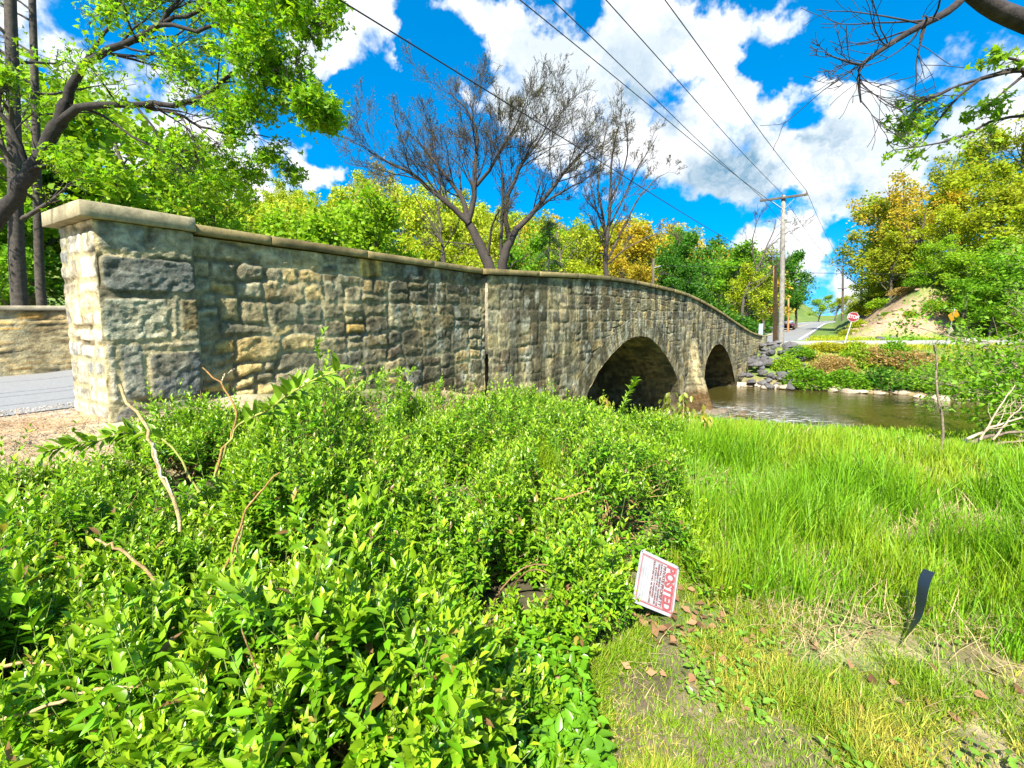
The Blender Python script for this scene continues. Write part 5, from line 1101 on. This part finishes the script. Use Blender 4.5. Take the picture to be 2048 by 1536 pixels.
# fallen POSTED sign
cs = [pray(1281.8, 1104)*1.05085, pray(1359.5, 1127.6)*1.11372, pray(1346, 1229.4)*1.06287, pray(1263.5, 1211)]
KS = 2.1; cs = [Vector((0, 0, EYE))+c*KS for c in cs]; cen = sum(cs, Vector())/4
X = ((cs[2]-cs[1])+(cs[3]-cs[0])).normalized(); Y_ = ((cs[1]-cs[0])+(cs[2]-cs[3])); Y_ = (Y_-X*Y_.dot(X)).normalized(); Zv = X.cross(Y_)
SW, SH_ = ((cs[2]-cs[1]).length+(cs[3]-cs[0]).length)/2, ((cs[1]-cs[0]).length+(cs[2]-cs[3]).length)/2
root = thing('posted_sign', 'white warning sign with faded red POSTED lettering, fallen on its side against the shrub', 'sign', cen); R4 = Matrix((X, Y_, Zv)).transposed().to_4x4()
def rplate(w_, h_, r, th):
    bm = bmesh.new(); pts = []
    for cx, cy, a0 in ((w_/2-r, h_/2-r, 0), (-w_/2+r, h_/2-r, 90), (-w_/2+r, -h_/2+r, 180), (w_/2-r, -h_/2+r, 270)):
        for k in range(7): a = rad(a0+15*k); pts.append((cx+r*math.cos(a), cy+r*math.sin(a)))
    f = bm.faces.new([bm.verts.new((x, y, 0)) for x, y in pts]); e = bmesh.ops.extrude_face_region(bm, geom=[f]); bmesh.ops.translate(bm, vec=(0, 0, -th), verts=[v for v in e['geom'] if isinstance(v, bmesh.types.BMVert)])
    bmesh.ops.recalc_face_normals(bm, faces=bm.faces); return bm
M['sign_red'] = simple('sign_red', (.30, .07, .075), .6, nscale=40, namt=.25); M['sign_ink'] = simple('sign_ink', (.16, .05, .055), .6)
pl = bm_obj('plate', rplate(SW, SH_, .018, .0012), simple('sign_white', (.34, .345, .355), .35, nscale=9, namt=.22), root); pl.matrix_local = R4
def ring(w_, h_, t_, z):
    V = []; 
    for k in (0, 1):
        for sx_, sy_ in ((1, 1), (-1, 1), (-1, -1), (1, -1)): V.append((sx_*(w_/2-k*t_), sy_*(h_/2-k*t_), z))
    return V, [(i, (i+1) % 4, 4+(i+1) % 4, 4+i) for i in range(4)]
V, F = ring(SW-.030, SH_-.030, .0052, .0012); o = mk('border', V, F, M['sign_red'], root, local=True); o.matrix_local = R4
V, F = ring(SW-.046, SH_-.046, .0012, .0012); o = mk('border', V, F, M['sign_red'], root, local=True); o.matrix_local = R4
def st_(body, size, y, m_, bold=0, sx=1.): text(body, size, m_, root, R4 @ Matrix.Translation((0, y, .0016)), bold, sx=sx)
st_('POSTED', .094, SH_*.285, M['sign_red'], .0042, .60); st_('PRIVATE PROPERTY', .030, SH_*.125, M['sign_ink'], .0011, .70)
for k, ln in enumerate(('HUNTING, FISHING, TRAPPING OR', 'TRESPASSING FOR ANY PURPOSE', 'IS STRICTLY FORBIDDEN', 'VIOLATORS WILL BE PROSECUTED')): st_(ln, .0165, SH_*(.045-.062*k), M['sign_ink'], .0005, .76)
for k in range(3):
    V = [(-SW*.36, -SH_*(.25+.06*k), .0013), (SW*.36, -SH_*(.25+.06*k), .0013), (SW*.36, -SH_*(.25+.06*k)+.001, .0013), (-SW*.36, -SH_*(.25+.06*k)+.001, .0013)]; o = mk('ruled_line', V, [(0, 1, 2, 3)], M['sign_ink'], root, local=True); o.matrix_local = R4
for sx_ in (1, -1):
    for sy_ in (1, -1):
        bm = bmesh.new(); bmesh.ops.create_circle(bm, cap_ends=True, segments=10, radius=.0035, matrix=Matrix.Translation((sx_*(SW/2-.010), sy_*(SH_/2-.010), .0008))); o = bm_obj('nail_hole', bm, M['wire'], root); o.matrix_local = R4
# dark plastic strip in the grass
bs_ = min((at(1800, 1290, y_) for y_ in np.arange(1.3, 3, .02)), key=lambda q: abs(q.z-tz1(q.x, q.y))); tp_ = at(1866, 1143, bs_.y+.12)
root = mk('plastic_strip', *(lambda n_: (np.concatenate([[tuple(bs_.lerp(tp_, t_)+Vector((math.cos(.6+1.5*t_)*w_+.02*math.sin(t_*5), math.sin(.6+1.5*t_)*w_, .012*math.sin(t_*9)))) for w_ in (-.034+.012*t_, -.01, .012, .034-.014*t_)] for t_ in np.linspace(0, 1, n_)]), grid_faces(n_, 4)))(14), simple('black_plastic', (.012, .018, .022), .28, spec=.6), smooth=True)
tag(root, 'bent strip of black plastic edging standing in the tall grass at the right', 'plastic strip')
# saplings, dead stems, board on a stake
def stalk(name, label, cat, pts, Y, r0, r1, col, kids_=0, lf=None, seed=0, group=None, lr=.3, droop=0.):
    rng = np.random.default_rng(seed); P = [at(u, v, Y) for u, v in pts]; g_ = tz1(P[0].x, P[0].y); P[0].z = g_-.05; root = thing(name, label, cat, (P[0].x, P[0].y, g_), group); out = []
    limb(rng, P, r0, r1, 14, [dict(kids=kids_, ang=(.5, 1.1), lr=lr, start=.45, rr=.5, lift=.1), dict(n=5, wob=.2, kids=3, ang=(.4, .9), lr=.5, start=.3, rr=.6), dict(n=3, wob=.2)] if kids_ else None, out, .006)
    wood('stem', out, M['bark'], root, col, thin=.0018)
    if lf:
        n_, L, c, spread, f0 = lf; Pm = out[0][0]; x = rng.uniform(f0, 1, n_)*(len(Pm)-1); k = np.minimum(x.astype(int), len(Pm)-2); q = Pm[k]+(Pm[k+1]-Pm[k])*(x-k)[:, None]+rng.normal(size=(n_, 3))*spread
        A = rdir(rng, n_); A[:, 2] = A[:, 2]*.4+droop; LL = L*rng.uniform(.6, 1.2, n_); leaves('foliage', q, A, unit(rdir(rng, n_)*.6+np.array([0, 0, 1.])), LL, LL*.5, np.array(c)*rng.uniform(.7, 1.3, (n_, 1)), LEAF, M['shrub_leaf'], root)
stalk('sapling', 'thin bare sapling standing in the grass before the river at the right', 'sapling', [(1886, 965), (1884, 900), (1886, 850), (1876, 790), (1872, 735), (1868, 690)], 5.6, .020, .008, (.22, .17, .12), 7, seed=1, lr=.16)
stalk('sapling', 'short bare twig sticking up in the middle of the tall grass', 'sapling', [(1686, 925), (1686, 905), (1682, 880)], 5.8, .010, .004, (.12, .09, .07), 2, seed=2, lr=.5)
for i, (pts, Y, lab) in enumerate(((((1342, 905), (1340, 850), (1336, 790)), 5.9, 'leftmost of the wilted knotweed stems before the pier'), (((1366, 905), (1368, 850), (1366, 792)), 5.9, 'wilted knotweed stem beside the tan board'), (((1408, 960), (1408, 890), (1410, 822)), 5.2, 'wilted yellowish stem right of the tan board'), (((1215, 850), (1214, 820), (1212, 800)), 6.3, 'small wilted stem before the left side of the first arch'))):
    stalk('knotweed_stem', lab, 'stem', pts, Y, .016 if i < 2 else .010, .008, (.33, .21, .10), 0, (34 if i < 2 else 22, .10, (.22, .26, .03) if i < 2 else (.34, .30, .04), .045, .72), seed=10+i, droop=-1.2)
p = at(1381, 852, 6.2); root = thing('tan_board', 'small tan board on a thin stake at the edge of the river bank', 'board', (p.x, p.y, tz1(p.x, p.y))); bm = bmesh.new(); hz_ = p.z-root.location.z; bm_box(bm, (0, 0, hz_), (.16, .012, .20), .003); bm_obj('panel', bm, simple('tan_ply', (.42, .36, .15), .8, nscale=12), root)
bm = bmesh.new(); bm_cyl(bm, (0, .015, -.05), (.01, .015, hz_+.05), .008, .008, 6); bm_obj('stake', bm, M['steel'], root)
# rocks
def rock_mesh(seed):
    bm = bmesh.new(); bmesh.ops.create_icosphere(bm, subdivisions=3, radius=.5); rng = np.random.default_rng(seed); V = np.array([v.co for v in bm.verts])
    for _ in range(9):
        nn = rdir(rng, 1)[0]; dd = V @ nn; lim = rng.uniform(.26, .40); V = V-np.clip(dd-lim, 0, 9)[:, None]*nn*.92
    V += (fbm(V[:, 0]*4, V[:, 1]*4, V[:, 2]*4, seed=seed)[:, None]-.5)*.12*unit(V); bm.verts.index_update(); F = np.array([[v.index for v in f.verts] for f in bm.faces]); bm.free(); return V, F
rocks = [rock_mesh(300+i) for i in range(5)]; rng = np.random.default_rng(64)
def rk(name, label, pos, sc, col, group, k):
    V, F = rocks[k % 5]; a = rng.uniform(0, 6.28); R_m = np.array([[math.cos(a), -math.sin(a), 0], [math.sin(a), math.cos(a), 0], [0, 0, 1]])
    V = (V @ R_m.T)*np.array(sc); c = np.array(col)*rng.uniform(.75, 1.25)*(1+.6*(fbm(V[:, 0]*3+k, V[:, 1]*3, V[:, 2]*3, seed=k)[:, None]-.5)); o = mk(name, V, F, M['rock'], None, c); o.location = pos; return tag(o, label, 'rock', group)
for i in range(130):
    s = rng.uniform(20.8, 28.3); wv = rng.uniform(.15, 2.9-.06*(s-21)); x, y = bw(s, wv); z = max(tz1(x, y), -2.55)+rng.uniform(.0, .30)+.5*sst(wv, 1.2, .2)*sst(s, 27.5, 23); sz = rng.uniform(.28, .72)
    rk('riprap_rock', 'dark angular rock in the riprap heap under the far end of the bridge', (x, y, z), (sz, sz*.8, sz*.62), (.095, .09, .088), 'riprap rocks heaped at the far end of the bridge', i)
for i in range(44):
    wv = rng.uniform(-.2, 13); x, y = bw(21.15+.22*max(wv, 0)+rng.normal()*.30, wv); sz = rng.uniform(.25, .8); rk('bank_stone', 'pale flat stone along the far waterline', (x, y, WATER+.05), (sz*1.3, sz, sz*.5), (.36, .29, .21), 'pale stones along the far waterline', i)
for i in range(16):
    s = rng.uniform(7.2, 9.6) if i < 9 else rng.uniform(12.2, 15.5); wv = rng.uniform(-1.5, 1.2) if i < 9 else rng.uniform(.4, 1.6); x, y = bw(s, wv); sz = rng.uniform(.3, .8); rk('foot_stone', 'damp brown stone at the foot of the first arch' if i < 9 else 'wet stone at the foot of the cutwater pier', (x, y, max(tz1(x, y), WATER-.1)+.05), (sz*1.2, sz, sz*.55), (.15, .12, .085), 'stones at the foot of the first arch' if i < 9 else 'stones round the cutwater pier', i)
for i, (u, v, Y, sz) in enumerate(((1760, 668, 36.5, .7), (1788, 664, 37.5, .5), (1925, 672, 32.5, .9), (1955, 672, 32.3, .8))):
    p = at(u, v, Y); rk('boulder', ('dark boulder at the foot of the bare earth cut', 'smaller grey boulder right of the dark one at the foot of the cut', 'flat pale boulder beside the side road under the bushes', 'second pale boulder beside the side road, farther right')[i], (p.x, p.y, tz1(p.x, p.y)+.1), (sz*1.4, sz, sz*.6), ((.10, .09, .09), (.2, .18, .16), (.4, .36, .3), (.4, .36, .3))[i], None, i)
# driftwood at the right and against the pier
def branch(label, a, b_, r, col, seed, group, nm='driftwood_branch'):
    rng = np.random.default_rng(seed); out = []; limb(rng, [a, a.lerp(b_, .5)+Vector((0, 0, .06)), b_], r, r*.35, 10, [dict(kids=5, ang=(.4, 1.), lr=.35, start=.3, rr=.5, lift=.1), dict(n=4, wob=.2)], out, .012)
    return tag(wood(nm, out, M['bark'], None, col, thin=.004), label, 'branch', group)
for i, (a, b_, r, lab) in enumerate((((1915, 892), (2055, 862), .045, 'thickest dark log of the driftwood pile at the right edge'), ((1925, 884), (2045, 835), .03, 'pale log slanting up across the driftwood pile'), ((1950, 905), (2060, 880), .03, 'lowest log of the driftwood pile'), ((1960, 880), (2030, 770), .018, 'thin pale branch sticking up steeply from the driftwood pile'),
        ((1985, 880), (2060, 800), .018, 'thin branch leaning right over the driftwood pile'), ((1815, 892), (1842, 886), .03, 'short dark stick lying in the grass left of the driftwood pile'))):
    A_v, B_v = at(*a, 8.3), at(*b_, 8.6); branch(lab, A_v, B_v, r, ((.16, .12, .09), (.40, .32, .22), (.2, .15, .1), (.42, .33, .22), (.36, .28, .18), (.12, .09, .07))[i], 40+i, None)
for i, (a, b_, lab) in enumerate((((1445, 838), (1500, 832), 'twiggy flood debris caught right of the cutwater pier'), ((1440, 850), (1490, 828), 'slim branch lying across the flood debris by the pier'))): branch(lab, at(*a, 17.2), at(*b_, 17.6), .06, (.16, .10, .07), 60+i, None)
for i in range(3):
    z_ = i
# bushes on the far bank
rng = np.random.default_rng(5); bp = []
def bush_proto(sd, leaf, n):
    rng = np.random.default_rng(sd); d_ = rdir(rng, n); d_[:, 2] = np.abs(d_[:, 2]); rf = (.55+.75*fbm(d_[:, 0]*2.5+sd, d_[:, 1]*2.5, d_[:, 2]*2.5, seed=sd))*rng.uniform(.6, 1, n); P = d_*rf[:, None]; P[:, 2] *= 1.1
    A = unit(d_*.6+rdir(rng, n)); L = leaf*rng.uniform(.6, 1.3, n); v = rng.uniform(.65, 1.3, n)[:, None]*np.ones((1, 3)); v[:, 0] *= rng.uniform(.8, 1.3, n); return P, A, unit(rdir(rng, n)*.8+np.array([0, 0, 1.])), L, L*.6, v
fb_done = {}
def bank_bush(k, u, v, Y, r, h_, col, label):
    p = at(u, v, Y); gz = tz1(p.x, p.y)-.05
    if k not in fb_done:
        root = thing('bank_shrub', label, 'shrub', (0, 0, 0)); leaves('foliage', *bush_proto(70+k, (.13, .10, .16)[k], (2600, 3200, 1800)[k]), KITE, M['far_leaf'], root, local=True)
        rg = np.random.default_rng(k); st = [(arch_tube((0, 0, -.05), (math.cos(a)*.6, math.sin(a)*.6, rg.uniform(.3, .9)), .1), np.linspace(.02, .006, 8)) for a in rg.uniform(0, 6.28, 14)]; V, F = tubes(st, 4); mk('stem', V, F, M['bark'], root, np.tile((.25, .18, .11), (len(V), 1)), local=True); fb_done[k] = root; o = root
        o.location = (p.x, p.y, gz); o.rotation_euler = (0, 0, u)
    else: o = dup(fb_done[k], (p.x, p.y, gz), u, 1., label)
    o.scale = (r, r, h_)
    for ch in o.children: ch.color = (*col, 1)
    tag(o, label, 'shrub')
TN, YL = (.40, .29, .11), (.42, .42, .03)
for a in ((0, 1575, 742, 27, 1.0, .9, LG, 'light green shrub just right of the riprap heap'), (0, 1600, 722, 28, 1.1, .55, MG, 'low green shrub below the grey utility pole'), (1, 1655, 712, 28.8, 1.2, .55, YL, 'yellow flowering shrub below the side road'), (0, 1610, 780, 24.5, 1.3, 1.0, MG, 'green waterside shrub nearest the riprap'),
          (1, 1665, 750, 26, 1.3, 1.0, TN, 'tan dry shrub in the middle of the far bank'), (2, 1712, 740, 26.5, 1.0, 1.15, LG, 'tall bright green shrub in the middle of the far bank'), (1, 1745, 735, 26.5, 1.5, .95, TN, 'larger tan shrub right of the tall bright green one'), (0, 1690, 785, 24, 1.2, .9, MG, 'dark green shrub overhanging the far waterline'),
          (2, 1790, 730, 26, 1.0, 1.1, MG, 'green shrub between two tan ones on the far bank'), (1, 1830, 740, 25, 1.5, .95, TN, 'tan shrub at the right of the far bank'), (0, 1770, 780, 23.5, 1.3, .9, DG, 'dark green shrub at the waterline below the tan ones'), (0, 1850, 785, 22.8, 1.3, 1.0, MG, 'green shrub at the waterline behind the sapling'),
          (2, 1890, 745, 23.5, 1.4, .9, LG, 'light green shrub on the far bank behind the sapling top'), (0, 1705, 715, 28.5, 1.0, .5, OL, 'low olive shrub at the edge of the side road'), (2, 1950, 770, 21.5, 1.5, 1.0, LG, 'bright green bush at the right end of the river'), (1, 2010, 740, 24, 1.7, .9, LG, 'broad light green bush below the right part of the side road')): bank_bush(*a)
# bushes creeping over the hillside and the edge of the woods
for a in ((0, 1740, 590, 52, 2.2, 1.6, OL, 'olive bush at the left top of the bare earth cut'), (1, 1790, 560, 50, 2.6, 1.8, YG, 'yellow green bush on the grassy slope'), (0, 1850, 545, 47, 2.8, 2.2, MG, 'green bush above the bare earth cut'), (2, 1905, 590, 42, 2.4, 2.4, LG, 'light green bush overhanging the right end of the cut'), (0, 1965, 600, 39, 2.6, 2.4, MG, 'dense green bush above the side road'), (2, 2030, 610, 37, 2.8, 2.6, LG, 'light green bush above the side road at the right edge'),
          (0, 1420, 600, 47, 3.5, 3.5, DG, 'dark green bush under the rounded dark tree'), (0, 1480, 625, 42, 2.6, 2.0, DG, 'dark bush below the crooked bare tree'), (0, 1505, 640, 56, 2.6, 2.2, DG, 'dark bush between the crooked bare tree and the brown pole'), (0, 1556, 640, 95, 3., 3.0, DG, 'dark bush at the left verge of the far road')): bank_bush(*a)
rng = np.random.default_rng(21)
for i in range(46):
    u = rng.uniform(1675, 1880); Y = rng.uniform(37, 46); q = at(u, 600, Y); hd_q = min((q.x-RA[0])*RN[0]+(q.y-RA[1])*RN[1]-2.6, q.y-float(crossy(q.x))-4.8)
    if hd_q < .1 or hd_q > 6: continue
    sz = rng.uniform(.15, .55); rk('slope_rock', 'small brown stone stuck in the bare earth cut', (q.x, q.y, tz1(q.x, q.y)+.02), (sz*1.4, sz, sz*.6), (.26, .19, .13), 'stones stuck in the bare earth cut', i)
for a in ((1, 1700, 640, 41, .9, .6, OL, 'small olive bush at the lower left of the bare earth cut'), (0, 1722, 606, 46, 1.2, .8, YG, 'yellow green tuft on the left shoulder of the cut'), (2, 1762, 588, 48, 1.4, 1.0, LG, 'light green tuft at the top edge of the cut'), (1, 1808, 580, 45, 1.4, .9, TN, 'tan tuft at the top edge of the cut'), (0, 1838, 592, 43, 1.3, 1.0, MG, 'green tuft hanging over the top edge of the cut'),
          (0, 1872, 628, 40, 1.3, 1.1, LG, 'light green tuft at the right edge of the cut'), (1, 1775, 632, 42, .6, .4, MG, 'tiny green tuft in the middle of the bare earth cut'), (0, 1820, 640, 40, .6, .4, OL, 'tiny olive tuft low on the bare earth cut'), (1, 1790, 545, 54, 2.4, 1.6, LG, 'light green bush on the grassy slope above the cut'), (0, 1735, 572, 56, 2.2, 1.4, YG, 'yellow green bush left on the grassy slope')): bank_bush(*a)
# the car on the far road
CX, CY = 42.6, 69.6; cz = float(roadz((CX-RA[0])*RD[0]+(CY-RA[1])*RD[1]))
car = thing('parked_car', 'small dark red car on the far road', 'car', (CX, CY, cz), rz=math.atan2(-RD[1], -RD[0])); mp_ = simple('car_red', (.22, .03, .035), .3, .1, spec=.6); mg = simple('car_glass', (.35, .40, .44), .08, spec=.8); mt = simple('car_tyre', (.02, .02, .02), .8)
def loft(sections, name, m_, parent):
    V, nn = [], len(sections[0][1])
    for x, pr in sections: V += [(x, y, z) for y, z in pr]
    F = grid_faces(nn, 1) if False else [(i*nn+j, i*nn+(j+1) % nn, (i+1)*nn+(j+1) % nn, (i+1)*nn+j) for i in range(len(sections)-1) for j in range(nn)]+[tuple(range(nn)), tuple((len(sections)-1)*nn+j for j in range(nn))[::-1]]
    o = mk(name, V, F, m_, parent, smooth=False, local=True); return o
def sec(w_, z0, z1, r=.12): return [(-w_, z0+r), (-w_, z1-r), (-w_+r, z1), (w_-r, z1), (w_, z1-r), (w_, z0+r), (w_-r, z0), (-w_+r, z0)]
body = loft([(-2.25, sec(.72, .35, .80)), (-2.1, sec(.84, .25, .92)), (-1.2, sec(.88, .22, .95)), (.7, sec(.88, .22, .95)), (1.6, sec(.86, .22, .88)), (2.15, sec(.80, .28, .74)), (2.25, sec(.7, .35, .65))], 'body', mp_, car)
loft([(-1.85, sec(.70, .90, .98, .03)), (-1.3, sec(.66, .9, 1.36, .1)), (-.9, sec(.66, .9, 1.44, .1)), (.1, sec(.66, .9, 1.44, .1)), (.95, sec(.72, .88, .96, .03))], 'cabin_glass', mg, car)
loft([(-1.25, sec(.60, 1.36, 1.40, .015)), (-.9, sec(.62, 1.40, 1.47, .03)), (.1, sec(.62, 1.40, 1.47, .03)), (.2, sec(.58, 1.36, 1.41, .015))], 'roof', mp_, car)
for x in (-1.4, 1.4):
    for sy_ in (-.8, .8):
        bm = bmesh.new(); bm_cyl(bm, (x, sy_-.1, .31), (x, sy_+.1, .31), .31, .31, 18); wh = bm_obj('wheel', bm, mt, car); bm = bmesh.new(); bm_cyl(bm, (x, sy_-.105, .31), (x, sy_+.105, .31), .18, .18, 12); bm_obj('rim', bm, M['steel'], wh)
for sy_ in (-.6, .6):
    bm = bmesh.new(); bm_box(bm, (2.17, sy_, .62), (.12, .3, .13), .02); bm_obj('headlight', bm, simple('headlight_clear', (.7, .7, .72), .15), car); bm = bmesh.new(); bm_box(bm, (-2.17, sy_, .75), (.12, .25, .16), .02); bm_obj('tail_light', bm, simple('tail_red', (.4, .02, .02), .3), car)
bm = bmesh.new(); bm_box(bm, (2.235, 0, .45), (.05, 1.1, .18), .01); bm_obj('grille', bm, mt, car)
